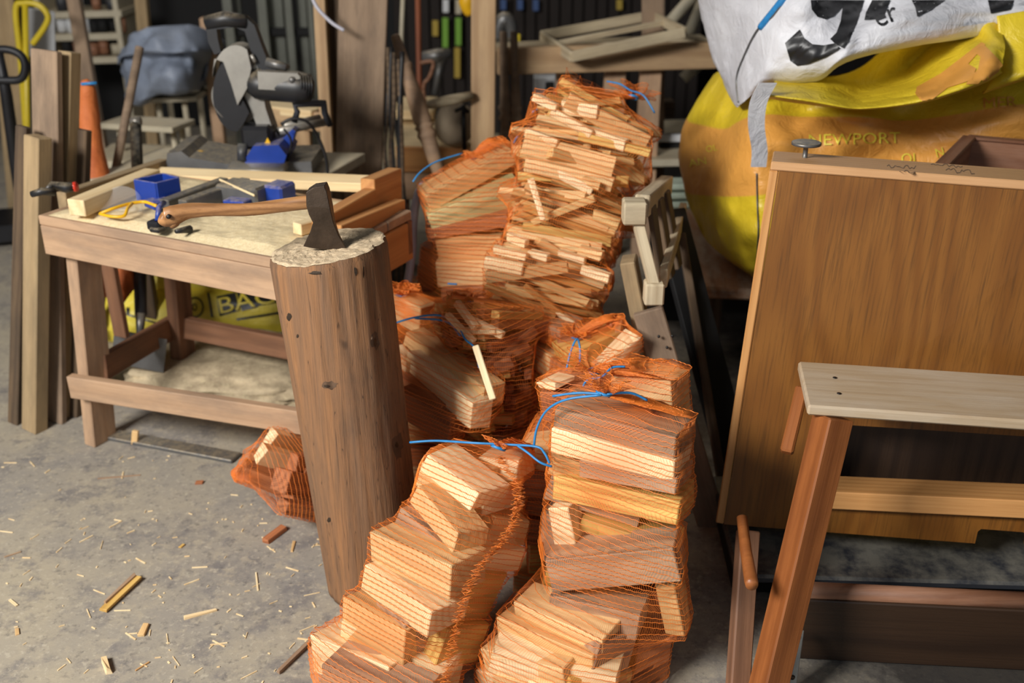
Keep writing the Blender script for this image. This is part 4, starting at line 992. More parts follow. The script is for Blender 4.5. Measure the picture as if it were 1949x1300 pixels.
tube('net_bag', [U(160, 152, 3.4), U(166, 170, 3.4), U(168, 215, 3.4), U(174, 280, 3.35), U(182, 345, 3.3), U(184, 420, 3.3)], [.010, .026, .034, .036, .048, .040], M['orangecloth'], hs, 14, smooth_pts=4)
tube('tie', [U(155, 160, 3.38), U(184, 158, 3.38)], .005, M['blue'], hs, 6)

# ------------------------------------------------------------------ mitre saw on its stand behind the bench
sst = thing('saw_stand', 'low table behind the workbench carrying the mitre saw', 'table', U(450, 400, 3.3))
board('top', U(235, 318, 3.45), U(640, 332, 3.20), .42, .03, (0, 1, 0), M['creampaint'], sst)
for (px, py, Y) in ((250, 330, 3.35), (620, 340, 3.1), (290, 322, 3.6), (640, 332, 3.4)):
    p = U(px, py, Y); board('leg', (p.x, p.y, 0), (p.x, p.y, p.z), .04, .04, (1, 0, 0), M['postdark'], sst)
ms = thing('mitre_saw', 'sliding mitre saw with black guard, silver motor and blue base', 'mitre saw', U(470, 318, 3.15))
SY = 3.15
def sp3(L, dY=0): return [U(px, py, SY + dY) for px, py in L]
prism('base', sp3([(318,292),(345,288),(360,300),(430,312),(592,308),(594,334),(315,330)], -.04), (0, .22, 0), M['greymetal'], ms)
boxw('fence', U(360, 300, SY + .08), (.12, .014, .045), M['greymetal'], ms, -.1); boxw('fence', U(545, 314, SY + .06), (.16, .014, .045), M['greymetal'], ms, -.1)
prism('turntable', sp3([(468,300),(482,278),(530,276),(545,296),(540,312),(466,312)], -.08), (0, .18, 0), M['bluepl'], ms)
tube('turntable_ring', [U(440, 318, SY - .08), U(545, 318, SY - .08)], [.05, .05], M['alu'], ms, 20, flat=.25)
# guard: crescent of the blade cover
def arc(cx, cy, rx, ry, a0, a1, n): return [(cx + rx * math.cos(math.radians(a0 + (a1 - a0) * i / n)), cy - ry * math.sin(math.radians(a0 + (a1 - a0) * i / n))) for i in range(n + 1)]
prism('upper_guard', sp3(arc(448, 150, 44, 64, 178, 60, 14) + [(478,130),(470,168),(452,200),(440,160),(425,118),(408,112)], -.03), (0, .07, 0), M['alu'], ms)
prism('lower_guard', sp3(arc(449, 178, 44, 72, 118, 275, 20) + [(462,238),(474,215),(462,190),(450,160),(440,130)], -.02), (0, .05, 0), M['blackiron'], ms)
tube('blade', [U(452, 185, SY + .002), U(452, 185, SY + .006)], [.075, .075], M['alu'], ms, 32)
prism('arm_casting', sp3([(452,128),(490,124),(498,160),(505,205),(520,250),(500,262),(486,232),(470,190),(455,165)], 0), (0, .07, 0), M['alu'], ms)
mot_ = tube('motor', [U(478, 160, SY + .01), U(488, 160, SY), U(500, 161, SY), U(568, 166, SY - .02), U(588, 167, SY - .03), U(597, 168, SY - .03)], [.030, .044, .046, .046, .040, .022], M['black'], ms, 22)
prism('motor_plate', sp3([(490,136),(566,140),(574,150),(572,174),(492,170)], -.055), (0, .03, 0), M['alu'], mot_)
tube('brush_cap', [U(556, 152, SY - .06), U(556, 152, SY - .052)], .010, M['greymetal'], mot_, 12)
for k in range(5):
    tube('vent_rib', [U(572 + 5 * k, 141 + 1.5 * k, SY - .05), U(574 + 5 * k, 165, SY - .072), U(573 + 5 * k, 190 - 1.5 * k, SY - .05)], .0028, M['black'], mot_, 5)
prism('handle', sp3([(390,40),(402,30),(440,28),(468,34),(484,48),(497,85),(510,118),(545,126),(548,132),(500,134),(490,128),(478,100),(466,60),(448,52),(412,56),(414,72),(420,100),(408,104),(396,80)], -.01), (0, .04, 0), M['black'], ms)
tube('switch_grip', [U(392, 44, SY), U(430, 36, SY), U(470, 42, SY)], [.020, .023, .020], M['black'], ms, 12)
tube('clamp_knob', [U(508, 118, SY - .01), U(545, 128, SY - .02)], [.014, .011], M['greymetal'], ms, 12)
tube('depth_rod', [U(478, 104, SY - .02), U(486, 118, SY - .02)], .006, M['alu'], ms, 8)
tube('slide_rail', [U(530, 250, SY + .02), U(620, 232, SY + .14)], .013, M['alu'], ms, 12); tube('slide_rail', [U(540, 240, SY + .06), U(608, 224, SY + .16)], .011, M['alu'], ms, 12)
tube('carry_frame', [U(560, 232, SY), U(566, 212, SY), U(560, 198, SY), U(588, 196, SY), U(616, 197, SY + .02), U(618, 215, SY + .04), U(628, 238, SY + .06)], [.010, .009, .012, .012, .012, .010, .010], M['darkmetal'], ms, 10)
boxw('pivot', U(492, 258, SY), (.09, .08, .07), M['blackiron'], ms, 0, .01)
tag(prism('warning_sticker', sp3([(503,275),(509,262),(516,275)], -.05), (0, .002, 0), M['yellowpl'], ms), 'yellow triangular warning sticker')
prism('bracket', sp3([(540,262),(556,246),(562,250),(548,300),(528,306),(524,280)], 0), (0, .05, 0), M['bluepl'], ms)
tube('trigger_lever', [U(462, 275, SY - .06), U(460, 306, SY - .08)], [.016, .014], M['darkmetal'], ms, 12)
tube('power_cable', [U(535, 236, SY - .03), U(556, 226, SY - .03), U(585, 232, SY - .02), U(606, 262, SY), U(620, 300, SY), U(624, 335, SY)], .005, M['cable'], ms, 6, smooth_pts=5)
tube('power_cable', [U(540, 245, SY - .04), U(554, 268, SY - .04), U(548, 305, SY - .04)], .0035, M['cable'], ms, 6, smooth_pts=5)
tube('depth_knob', [U(382, 300, SY + .05), U(382, 294, SY + .06)], [.020, .020], M['yellowpl'], ms, 14)

# ------------------------------------------------------------------ workshop clutter behind
def up2(name, label, cat, x0, x1, ytop, ybot, Y, depth, mat, dx=0, z0=None, Yt=None):
    """standing timber: pixel left/right edge, top and bottom"""
    b0 = U((x0 + x1) / 2 + dx, ybot, Y); t0 = U((x0 + x1) / 2, ytop, Yt or Y); r = thing(name, label, cat, (b0.x, b0.y, max(0, min(b0.z, t0.z))))
    if z0 is not None: d_ = (b0 - t0); b0 = t0 + d_ * ((z0 - t0.z) / d_.z)
    w_ = (x1 - x0) * pxm(x0, (ytop + ybot) / 2, Y); board('length', b0, t0, w_, depth, (1, 0, 0), M[mat], r, .003); return r
up2('standing_board', 'wide grey weathered board standing behind the workbench', 'board', 648, 738, -40, 335, 3.6, .03, 'plankgrey', -10, 0)
up2('wooden_post', 'pale planed post standing behind the mitre saw', 'post', 596, 618, -40, 335, 3.8, .05, 'beam', 20, 0)
up2('wooden_post', 'dark brown length standing in for the shaded side of the pale planed post', 'post', 619, 646, -40, 335, 3.86, .04, 'postdark', 6, 0)  # shaded side of the pale post, put in as a separate dark length
up2('wooden_post', 'pale upright post beside the tallest kindling sack', 'post', 898, 944, -40, 282, 3.9, .05, 'beam', -2, 0)
up2('standing_board', 'dark upright board rising through the slatted tray', 'board', 1222, 1264, -40, 260, 4.45, .03, 'plankgrey', 0, 0)
tb = thing('trestle', 'timber trestle with a broad horizontal beam behind the kindling sack', 'trestle', U(1150, 400, 4.2))
board('beam', U(946, 116, 4.15), U(1362, 104, 4.25), .100, .05, (0, 0, 1), M['beam'], tb)
board('beam', U(944, 92, 4.35), U(1340, 76, 4.45), .030, .12, (0, 0, 1), M['cream'], tb)
for x in (1078, 1170, 1238):
    p = U(x, 140, 4.28); board('leg', (p.x, p.y, 0), (p.x, p.y, p.z + .02), .085, .05, (1, 0, 0), M['bench'], tb)
board('lower_shelf', U(960, 300, 4.35), U(1320, 292, 4.35), .3, .03, (0, 1, 0), M['creampaint'], tb)
tr = thing('slatted_tray', 'open slatted timber tray balanced tilted on the trestle beam', 'tray', U(1160, 90, 4.2))
A_, B_, Cc, D_ = U(1030, 68, 4.42), U(1088, 108, 4.05), U(1304, 62, 4.10), U(1240, 30, 4.50)
for (p, q) in ((A_, B_), (B_, Cc), (Cc, D_), (D_, A_)): board('side', p, q, .040, .014, (0, 0, 1), M['cream'], tr)
board('slat', lerp(A_, B_, .42), lerp(D_, Cc, .42), .022, .012, (0, 0, 1), M['cream'], tr)
up_ = thing('upturned_chair', 'turned leg and rail of an upturned wooden chair left of the pale post', 'chair', U(830, 330, 3.7))
P0, P1 = U(752, 66, 3.75), U(836, 330, 3.6)
tube('turning', [P0.lerp(P1, t) for t in (0, .02, .2, .21, .24, .25, .45, .62, .64, .66, .68, .72, .74, .77, 1)], [.012, .016, .020, .026, .026, .021, .030, .033, .028, .036, .028, .036, .030, .028, .024], M['bench'], up_, 14)
P0, P1 = U(800, 203, 3.75), U(898, 182, 3.85)
tube('turned_rail', [P0.lerp(P1, t) for t in (0, .3, .6, 1)], [.010, .018, .020, .016], M['cream'], up_, 12)
for (x0, nm) in ((978, 'slim turned grey spindle standing right of the pale post'), (958, 'second turned spindle close behind the pale post')):
    sp_i = thing('turned_spindle', nm, 'spindle', U(x0, 330, 4.1)); P0, P1 = U(x0, 60, 4.1), U(x0 + 6, 330, 4.1)
    tube('turning', [P0.lerp(P1, t) for t in (0, .3, .5, .52, .56, .6, .62, .7, .72, 1)], [.014, .016, .020, .028, .018, .028, .018, .020, .028, .016], M['plankgrey'], sp_i, 12)
pp = thing('plastic_pipe', 'pale grey plastic pipe standing left of the rear log sack', 'pipe', U(786, 520, 2.75))
tube('pipe', [U(806, 352, 2.9), U(794, 375, 2.85), U(787, 420, 2.8), U(784, 480, 2.78), U(776, 540, 2.75)], .012, M['greypvc'], pp, 12, smooth_pts=5)
hk = thing('cable_bundle', 'bundle of dark cables hanging beside the grey weathered board', 'cables', U(752, 330, 3.55))
rr = random.Random(3)
for k in range(9):
    x0 = 738 + k * 3.5; tube('cable', [U(x0, 95 + rr.randint(-20, 20), 3.55), U(x0 + rr.uniform(-6, 6), 200, 3.52), U(x0 + rr.uniform(-8, 8), 300, 3.5), U(x0 + rr.uniform(-3, 10), 400, 3.5), U(x0 + 6, 520, 3.5), UZ(x0 + 4, 640, .006)], rr.uniform(.004, .009), M['cable'] if k % 3 else M['postdark'], hk, 6, smooth_pts=4)
vw = thing('hose', 'thin pale purple hose looping over the pale planed post', 'hose', U(600, 0, 3.5))
tube('hose', [U(590, -20, 3.5), U(602, 12, 3.5), U(630, 42, 3.5), U(655, 58, 3.5)], .006, M['greypvc'], vw, 8, smooth_pts=5)
rp = thing('copper_pipe', 'thin rust-brown pipe standing among the tools at the slatted door', 'pipe', U(797, 200, 4.6))
tube('pipe', [U(795, -30, 4.6), U(799, 200, 4.6), U(800, 330, 4.6)], .012, M['rustbrown'], rp, 8)
rp2 = thing('thin_pole', 'thin grey-green pole standing left of the rust-brown pipe', 'pole', U(766, 200, 4.9)); tube('pole', [U(768, -30, 4.9), U(764, 70, 4.9), U(764, 200, 4.9)], .010, M['creampaint'], rp2, 8)
rp3 = thing('brown_loop', 'brown leather strap loop hanging by the rust-brown pipe', 'strap', U(810, 150, 4.4)); tube('strap', [U(800, 120, 4.4), U(824, 118, 4.4), U(818, 145, 4.4), U(806, 165, 4.4), U(812, 215, 4.4), U(824, 290, 4.4)], .008, M['frame'], rp3, 8, smooth_pts=5)
tk = thing('bench_tool', 'grey metal bench tool head in front of the slatted door', 'tool', U(840, 120, 4.8)); tube('head', [U(800, 108, 4.8), U(835, 106, 4.8), U(858, 100, 4.8)], [.02, .034, .02], M['greymetal'], tk, 10); tube('stem', [U(842, 110, 4.8), U(828, 180, 4.8)], [.022, .016], M['greymetal'], tk, 8)
cr = thing('timber_crate', 'pale timber worktop on orange-brown boards behind the rear log sack', 'workbench', U(820, 330, 4.3))
board('top', U(755, 262, 4.3), U(900, 262, 4.3), .50, .05, (0, 1, 0), M['pine'], cr); board('front', U(755, 302, 4.05), U(990, 308, 4.05), .10, .02, (0, 0, 1), M['pineorange'], cr); board('front', U(755, 350, 4.07), U(900, 356, 4.07), .12, .02, (0, 0, 1), M['bench'], cr)
board('rear_top', U(755, 205, 4.6), U(830, 205, 4.6), .3, .04, (0, 1, 0), M['pine'], cr)
for x in (762, 890):
    p = U(x, 320, 4.15); board('leg', (p.x, p.y, 0), (p.x, p.y, p.z), .06, .06, (1, 0, 0), M['benchlow'], cr)
cu = thing('upholstered_seat', 'cream upholstered seat pad under the turned chair rail', 'seat', U(865, 250, 4.0)); blob('pad', U(866, 236, 4.05), (.080, .10, .085), M['canvas'], cu, .08, 2, 2, 3)
tube('clamp_bar', [U(882, 200, 3.95), U(884, 285, 3.95)], .009, M['blackiron'], cu, 8); tube('clamp_arm', [U(866, 212, 3.95), U(882, 204, 3.95), U(892, 214, 3.95)], .007, M['blackiron'], cu, 8)
# white crate group right of the trestle
wcp = U(1046, 190, 5.0)
wc = thing('plastic_crate', 'white plastic crate beneath the trestle beam', 'crate', U(1045, 175, 5.0)); 
boxw('crate_body', U(1046, 168, 5.0), (.15, .12, .13), M['whitepl'], wc, 0, .01); board('stand', (wcp.x, wcp.y, 0), (wcp.x, wcp.y, wcp.z), .1, .1, (1, 0, 0), M['void'], wc); boxw('crate_hole', U(1046, 168, 4.935), (.04, .006, .06), M['cable'], wc, 0, .002)
mg = thing('grinder', 'grey bench grinder with rounded hood above the trestle beam', 'grinder', U(960, 60, 4.7))
tube('hood', [U(948, 78, 4.7), U(950, 52, 4.7), U(960, 36, 4.7), U(972, 48, 4.7), U(974, 78, 4.7)], [.02, .03, .034, .03, .02], M['greymetal'], mg, 10, smooth_pts=4)
boxw('motor', U(962, 86, 4.7), (.16, .1, .07), M['black'], mg, 0, .01); gq = U(962, 96, 4.7); board('pedestal', (gq.x, gq.y, 0), (gq.x, gq.y, gq.z), .06, .06, (1, 0, 0), M['void'], mg); boxw('yellow_plate', U(984, 76, 4.64), (.03, .01, .05), M['yellowpaint'], mg, 0, .003)
yd = thing('yellow_drill', 'yellow tool hanging partly behind the pale upright post', 'tool', U(893, 30, 4.5)); tube('body', [U(898, -20, 4.5), U(888, 5, 4.5), U(896, 28, 4.5)], [.03, .034, .02], M['yellowpl'], yd, 10, smooth_pts=3)
gc = thing('pale_containers', 'stack of pale green plastic trays left of the yellow bulk bag', 'trays', U(1290, 400, 3.6))
for i in range(5): boxw('tray', U(1288, 350 + i * 17, 3.6), (.12, .10, .022), M['greenpale'], gc, .1 * (i % 2), .006)
boxw('lower_box', U(1296, 452, 3.5), (.10, .10, .12), M['creampaint'], gc, 0, .006)
gs_ = U(1288, 470, 3.6); board('stand', (gs_.x, 3.6, 0), (gs_.x, 3.6, U(1288, 470, 3.6).z), .1, .1, (1, 0, 0), M['void'], gc)
sk = thing('side_table', 'pale metal table with dark drawer below, behind the tallest sack', 'table', U(1290, 270, 4.6))
board('top', U(1215, 255, 4.7), U(1345, 250, 4.7), .40, .03, (0, 1, 0), M['creampaint'], sk); board('drawer', U(1255, 292, 4.4), U(1345, 292, 4.4), .09, .03, (0, 0, 1), M['void'], sk)
board('shelf', U(1250, 262, 4.4), U(1345, 262, 4.4), .03, .03, (0, 0, 1), M['whitepl'], sk); boxw('block', U(1262, 205, 4.6), (.09, .1, .07), M['postdark'], sk, 0, .004)
for x in (1225, 1340):
    p = U(x, 262, 4.6); board('leg', (p.x, p.y, 0), (p.x, p.y, p.z), .05, .05, (1, 0, 0), M['darkmetal'], sk)
for i, (xa, ya, xb, yb_) in enumerate(((1330, -20, 1268, 50), (1338, 0, 1305, 80), (1300, 150, 1345, 110))):
    r = thing('fabric_hose', ('pale ribbed duct pipe crossing behind the tray', 'second pale duct pipe beside the white bulk bag', 'grey duct pipe dropping below the trestle beam')[i], 'pipe', U(xb, yb_, 4.9)); tube('pipe', [U(xa, ya, 4.9), U(xb, yb_, 4.9)], .026, M['creampaint'], r, 12)
# far left
sc = thing('shelf_unit', 'cream shelving with jars and tins in the far left corner', 'shelves', U(175, 100, 6.2))
for y in (24, 66, 110): board('shelf', U(98, y, 6.2), U(248, y - 4, 6.2), .3, .035, (0, 1, 0), M['creampaint'], sc)
for x in (100, 244): p = U(x, 60, 6.2); board('side', (p.x, 6.2, 0), (p.x, 6.2, 1.6), .3, .03, (0, 1, 0), M['creampaint'], sc)
rr = random.Random(8)
for k, (px, py) in enumerate(((120, 48), (137, 50), (165, 50), (182, 52), (198, 48), (218, 46), (232, 50), (130, 92), (150, 90), (180, 92), (200, 90), (225, 90), (120, 8), (150, 8), (185, 6), (215, 8))):
    m = ('frame', 'whitepl', 'red', 'void', 'darkmetal', 'creampaint')[rr.randint(0, 5)]
    j = thing('storage_tin', 'small tin or jar standing on the far left cream shelves', 'tin', U(px, py + 8, 6.1), 'tins on the far shelves'); q = U(px, py + 12, 6.1)
    tube('tin_body', [q, q + Vector((0, 0, rr.uniform(.05, .09)))], rr.uniform(.022, .036), M[m], j, 12)
tr2 = thing('sack_truck', 'yellow tubular hand truck standing behind the leaning planks', 'hand truck', U(50, 250, 4.5))
tube('frame_tube', [U(50, 260, 4.5), U(40, 120, 4.5), U(30, 20, 4.5), U(45, 6, 4.5), U(74, 10, 4.5), U(91, 30, 4.5), U(86, 50, 4.5), U(62, 84, 4.5)], .0125, M['yellowpaint'], tr2, 10, smooth_pts=6)
tube('frame_tube', [U(48, 10, 4.5), U(52, 240, 4.5), U(60, 700, 4.3)], .0125, M['yellowpaint'], tr2, 10)
wp = thing('white_board', 'white sheet board behind the yellow hand truck', 'board', U(80, 90, 4.9)); board('sheet', U(76, 110, 4.9), U(74, 18, 4.9), .14, .01, (1, 0, 0), M['whitepl'], wp); 
pw = U(76, 110, 4.9); board('prop', (pw.x, 4.93, 0), (pw.x, 4.93, pw.z), .04, .03, (1, 0, 0), M['void'], wp)
pt_ = thing('pallet_truck', 'black looped handle of a pallet truck at the far left', 'pallet truck', UZ(40, 470, 0))
tube('loop_handle', [U(-30, 98, 3.7), U(10, 94, 3.7), U(38, 104, 3.7), U(48, 126, 3.7), U(40, 150, 3.7), U(10, 153, 3.7), U(-30, 150, 3.7)], .014, M['blackiron'], pt_, 10, smooth_pts=5)
tube('shaft', [U(-2, 100, 3.7), U(12, 180, 3.72), U(30, 310, 3.75), U(50, 440, 3.8)], [.014, .020, .022, .022], M['blackiron'], pt_, 10)
boxw('fork', UZ(0, 430, .06), (.5, .3, .08), M['blackiron'], pt_, .3, .01)
lt = thing('leaning_beam', 'grey-brown beam leaning back toward the far left shelves', 'timber', UZ(200, 500, 0)); board('length', U(200, 330, 4.4), U(136, -30, 4.9), .055, .05, (1, 0, 0), M['plankgrey'], lt); board('length', U(8, 250, 4.4), U(-4, -20, 4.4), .07, .04, (1, 0, 0), M['plankgrey'], lt) if False else None
lt2 = thing('leaning_beam', 'olive-brown board at the left edge behind the pallet truck handle', 'timber', UZ(30, 420, 0)); board('length', UZ(40, 420, 0), U(4, -20, 4.6), .10, .03, (1, 0, 0), M['post'], lt2)
lt3 = thing('leaning_beam', 'short pale beam end above the blue-grey tarpaulin', 'timber', U(275, 40, 5.2)); board('length', UZ(300, 360, 0), U(268, -20, 5.2), .055, .05, (1, 0, 0), M['post'], lt3)
tp_m = thing('covered_machine', 'machine draped with a blue-grey tarpaulin on a stand', 'machine', U(300, 200, 4.6))
Gt = [[(228,95,4.9),(250,68,4.7),(300,50,4.6),(350,48,4.6),(395,60,4.7),(425,80,4.9)],[(216,120,4.8),(250,98,4.5),(300,92,4.38),(350,95,4.4),(390,92,4.55),(405,105,4.8)],[(222,112,4.8),(255,104,4.6),(300,112,4.5),(345,100,4.5),(375,112,4.55),(395,125,4.8)],[(232,150,4.8),(262,145,4.5),(300,140,4.42),(340,140,4.4),(370,140,4.5),(385,145,4.8)],[(236,186,4.8),(262,196,4.55),(300,178,4.5),(335,178,4.45),(365,170,4.5),(384,160,4.8)],[(240,190,4.9),(262,200,4.7),(300,182,4.7),(335,182,4.6),(365,174,4.6),(383,163,4.9)]]
patch('tarpaulin', Gt, .3, M['tarp'], tp_m, 6, .05, 6.0, 9)
for (px, Y) in ((300, 4.7), (350, 4.7), (380, 4.9), (322, 4.95)):
    p = U(px, 185, Y); tube('stand_leg', [(p.x, p.y, 0), (p.x, p.y, p.z)], .013, M['creampaint'], tp_m, 8)
p = U(300, 182, 4.75); q = U(390, 178, 4.75); board('stand_top', p, q, .25, .02, (0, 1, 0), M['creampaint'], tp_m)
wst = thing('step_stool', 'cream metal step stool below the tarpaulin-covered machine', 'step stool', U(290, 300, 4.2))
board('step', U(212, 232, 4.25), U(350, 240, 4.15), .16, .022, (0, 1, 0), M['creampaint'], wst)
for px in (226, 328, 345):
    p = U(px, 240, 4.22); tube('leg', [(p.x, p.y, 0), (p.x, p.y, p.z)], .012, M['creampaint'], wst, 8)
board('foot_rail', U(190, 296, 4.2), U(345, 300, 4.2), .3, .03, (0, 1, 0), M['creampaint'], wst)
rk = thing('steel_rack', 'dull green-grey steel rack uprights behind the mitre saw', 'rack', U(540, 200, 6.0))
for i, (px, w_) in enumerate(((432, .05), (452, .03), (498, .05), (522, .09), (548, .04), (574, .05), (590, .03))):
    p = U(px, 0, 5.9 + .1 * (i % 2)); board('rack_upright', (p.x, p.y, 0), (p.x, p.y, 1.7), w_, .03, (1, 0, 0), M['rack'], rk)
for y in (170, 60): board('rack_shelf', U(400, y, 5.95), U(600, y, 5.95), .04, .04, (0, 0, 1), M['void'], rk)
bt_ = thing('timber_bench', 'pale timber bench top and leg behind the mitre saw motor', 'workbench', U(560, 260, 3.9))
board('top', U(500, 200, 4.0), U(612, 212, 3.9), .14, .03, (0, 1, 0), M['pine'], bt_); board('front', U(500, 222, 3.92), U(612, 232, 3.85), .07, .02, (0, 0, 1), M['beam'], bt_); 
p = U(560, 245, 3.9); board('leg', (p.x, p.y, 0), (p.x, p.y, p.z), .12, .05, (1, 0, 0), M['beam'], bt_)
wt = thing('wooden_post', 'pinkish post seen left of the mitre saw guard', 'post', UZ(402, 400, 0)); p = U(400, 100, 4.8); board('length', (p.x, p.y, 0), (p.x, p.y, p.z + .15), .05, .05, (1, 0, 0), M['bench'], wt)
fbk = thing('dark_cupboard', 'dark cupboard behind the clutter on the far left', 'cupboard', (-1.6, 6.9, 0)); boxw('carcass', (-1.6, 7.0, .55), (2.6, .4, 1.1), M['void'], fbk, 0, .01)
# ------------------------------------------------------------------ net sacks of firewood
F_, P_, Gy, Yl, Gn, Dk, K_ = M['fire'], M['firepale'], M['firegrey'], M['fireyellow'], M['firegreen'], M['firedark'], M['kind']
# A: front left
gA = 'split logs in the front left net sack'; lA = 'split log inside the leaning net sack nearest the front left'
TA = []
def a_(L, YL, R, YR, h, t, m, lab=None, **k): TA.append(block(L, YL, R, YR, h, t, m, lab or lA, gA, lean=(.18, .10, 1), **k))
a_((811, 861), 1.80, (911, 944), 1.70, 36, .090, P_, lab='pale split log at the top left of the front left sack')
a_((792, 923), 1.79, (870, 1019), 1.67, 34, .085, F_, lab='tan log directly under the pale top log of the front left sack')
a_((800, 880), 1.84, (846, 905), 1.80, 50, .06, F_, lab='small log behind the pale top log of the front left sack')
a_((835, 862), 1.86, (905, 900), 1.78, 50, .07, F_, lab='log with a dark end under the knot of the front left sack')
a_((905, 868), 1.86, (985, 878), 1.82, 40, .07, P_, lab='pale log right of the knot in the front left sack')
a_((760, 962), 1.80, (848, 1040), 1.70, 36, .12, Gy, lab='grey log between the upper and the big log of the front left sack')
a_((708, 1009), 1.75, (861, 1078), 1.62, 62, .100, F_, jit=.004, lab='biggest tan log in the middle of the front left sack')
a_((692, 1076), 1.71, (822, 1168), 1.585, 42, .105, P_, lab='pale-topped log under the biggest log of the front left sack')
a_((655, 1136), 1.70, (770, 1198), 1.60, 76, .10, F_, lab='tan log third from the bottom edge in the front left sack')
a_((592, 1210), 1.68, (742, 1268), 1.575, 70, .10, P_, lab='pale log at the bottom left corner of the front left sack')
a_((770, 1190), 1.60, (845, 1150), 1.66, 110, .10, Gy, lab='upright grey piece beside the low tan log of the front left sack')
a_((925, 940), 1.80, (985, 930), 1.84, 40, .07, P_, lab='short pale end piece at the upper right of the front left sack')
a_((940, 985), 1.80, (1012, 990), 1.86, 52, .08, F_, lab='pale rounded piece on the right side of the front left sack')
a_((930, 1040), 1.76, (985, 1010), 1.84, 70, .08, P_, lab='pale end piece right of the biggest log in the front left sack')
a_((872, 1090), 1.68, (965, 1092), 1.76, 95, .10, Yl, lab='wide yellow piece on the lower right side of the front left sack')
a_((850, 1200), 1.62, (935, 1190), 1.70, 80, .10, Yl, lab='yellow piece low on the right side of the front left sack')
a_((905, 1050), 1.72, (1000, 1045), 1.80, 46, .09, P_, lab='pale piece at the right edge of the front left sack, halfway up')
a_((760, 1290), 1.58, (880, 1270), 1.64, 80, .10, F_, lab='tan piece at the bottom edge of the front left sack')
bA0, bA1 = Vector((-.20, 1.60, 0.012)), Vector((-.10, 1.80, .40))
TA += pile(Vector((-.24, 1.62, .03)), Vector((-.235, 1.62, .085)), lambda f: .12, gA, lA, [F_, P_, Yl, Gy], 3, 1.0, 2, (.20, .24), (.07, .10), (.05, .06), (1, -.5, 0), spread=.15)
sack('orange net sack of split logs leaning forward at the front left', (-.245, 1.60, .0), (-.045, 1.845, .47), TA, .0105, 220, .00095, .0004, neck=U(948, 852, 1.80), tail=.012, flare=.022,
     string=[[U(780, 842, 1.86), U(830, 839, 1.84), U(900, 843, 1.80), U(960, 846, 1.79), U(1020, 850, 1.76), U(1036, 862, 1.75), U(1046, 882, 1.74)], [U(985, 848, 1.78), U(1005, 862, 1.76), U(1028, 880, 1.74), U(1050, 888, 1.74)]])
# gathered net ridge running down the front of A
RID = [U(950, 870, 1.775), U(985, 930, 1.73), U(980, 985, 1.69), U(955, 1030, 1.66), U(905, 1090, 1.60), U(880, 1160, 1.575), U(860, 1230, 1.56), U(845, 1300, 1.54)]
sA_ = C.objects['net_sack']
rp_ = spline(RID, 16)[0]
for k in range(6):
    rq = random.Random(k); ph = rq.random() * 6
    tube('gathered_net', [p + Vector(((-1) ** i * rq.uniform(.002, .011) + .004 * math.sin(i * .13 + ph), rq.uniform(-.005, .002), rq.uniform(-.004, .004))) for i, p in enumerate(rp_)], .0006, M['net'], sA_, 3)
# B: front right
gB = 'split logs in the front right net sack'; lB = 'split log inside the net sack at the front beside the stool'
TB = []
def b_(L, YL, R, YR, h, t, m, lab=None, **k): TB.append(block(L, YL, R, YR, h, t, m, lab or lB, gB, lean=(.02, .04, 1), **k))
b_((1057, 776), 1.78, (1287, 830), 1.66, 46, .095, Gy, lab='grey-brown log topmost in the front right sack')
b_((1055, 818), 1.77, (1285, 882), 1.65, 42, .095, P_, lab='pale smooth log second from the top of the front right sack')
b_((1100, 876), 1.74, (1286, 912), 1.65, 32, .09, Gy, lab='thin grey log third from the top of the front right sack')
b_((1050, 862), 1.80, (1100, 880), 1.78, 42, .06, F_, lab='short tan piece left of the thin grey log in the front right sack')
b_((1052, 908), 1.77, (1290, 955), 1.65, 44, .10, Yl, lab='yellow log across the middle of the front right sack')
b_((1046, 965), 1.76, (1085, 968), 1.74, 172, .05, P_, lab='upright pale piece at the left edge of the front right sack')
b_((1104, 984), 1.76, (1286, 1040), 1.69, 28, .08, Yl, lab='thin yellow strip in the gap of the front right sack')
b_((1098, 1012), 1.79, (1282, 1062), 1.72, 40, .06, Gy, lab='dark strip under the thin yellow strip in the front right sack')
b_((1036, 1070), 1.69, (1280, 1046), 1.63, 62, .09, Gy, jit=.003, lab='grey board slanting up to the right in the front right sack')
b_((1240, 1108), 1.66, (1285, 1110), 1.64, 100, .05, F_, lab='upright tan piece at the lower right edge of the front right sack')
b_((1045, 1136), 1.69, (1214, 1174), 1.62, 44, .085, Gy, lab='grey log just under the slanting board of the front right sack')
b_((975, 1146), 1.70, (1148, 1214), 1.58, 34, .085, F_, lab='tan log reaching left under the slanting board of the front right sack')
b_((945, 1178), 1.68, (1130, 1246), 1.57, 62, .09, F_, lab='wide tan log low in the front right sack')
b_((1140, 1222), 1.58, (1215, 1205), 1.64, 90, .08, Gy, lab='upright grey piece low at the right of the front right sack')
b_((915, 1238), 1.65, (1068, 1272), 1.55, 44, .085, F_, lab='tan log at the lower left corner of the front right sack')
b_((905, 1275), 1.66, (1060, 1310), 1.54, 60, .085, P_, lab='pale log at the very bottom left of the front right sack')
b_((1085, 1290), 1.55, (1200, 1280), 1.62, 60, .085, Yl, lab='yellow log at the bottom edge of the front right sack')
b_((1215, 1210), 1.66, (1280, 1200), 1.68, 110, .07, Dk, lab='brown piece at the bottom right edge of the front right sack')
b_((1050, 1130), 1.74, (1270, 1120), 1.70, 90, .08, Dk, lab='dark brown piece in the shadow under the slanting board')
TB += pile(Vector((.105, 1.66, .03)), Vector((.105, 1.66, .10)), lambda f: .125, gB, lB, [F_, P_, Yl, Gy], 5, 1.0, 2, (.22, .26), (.08, .11), (.05, .06), (1, -.25, 0), spread=.15)
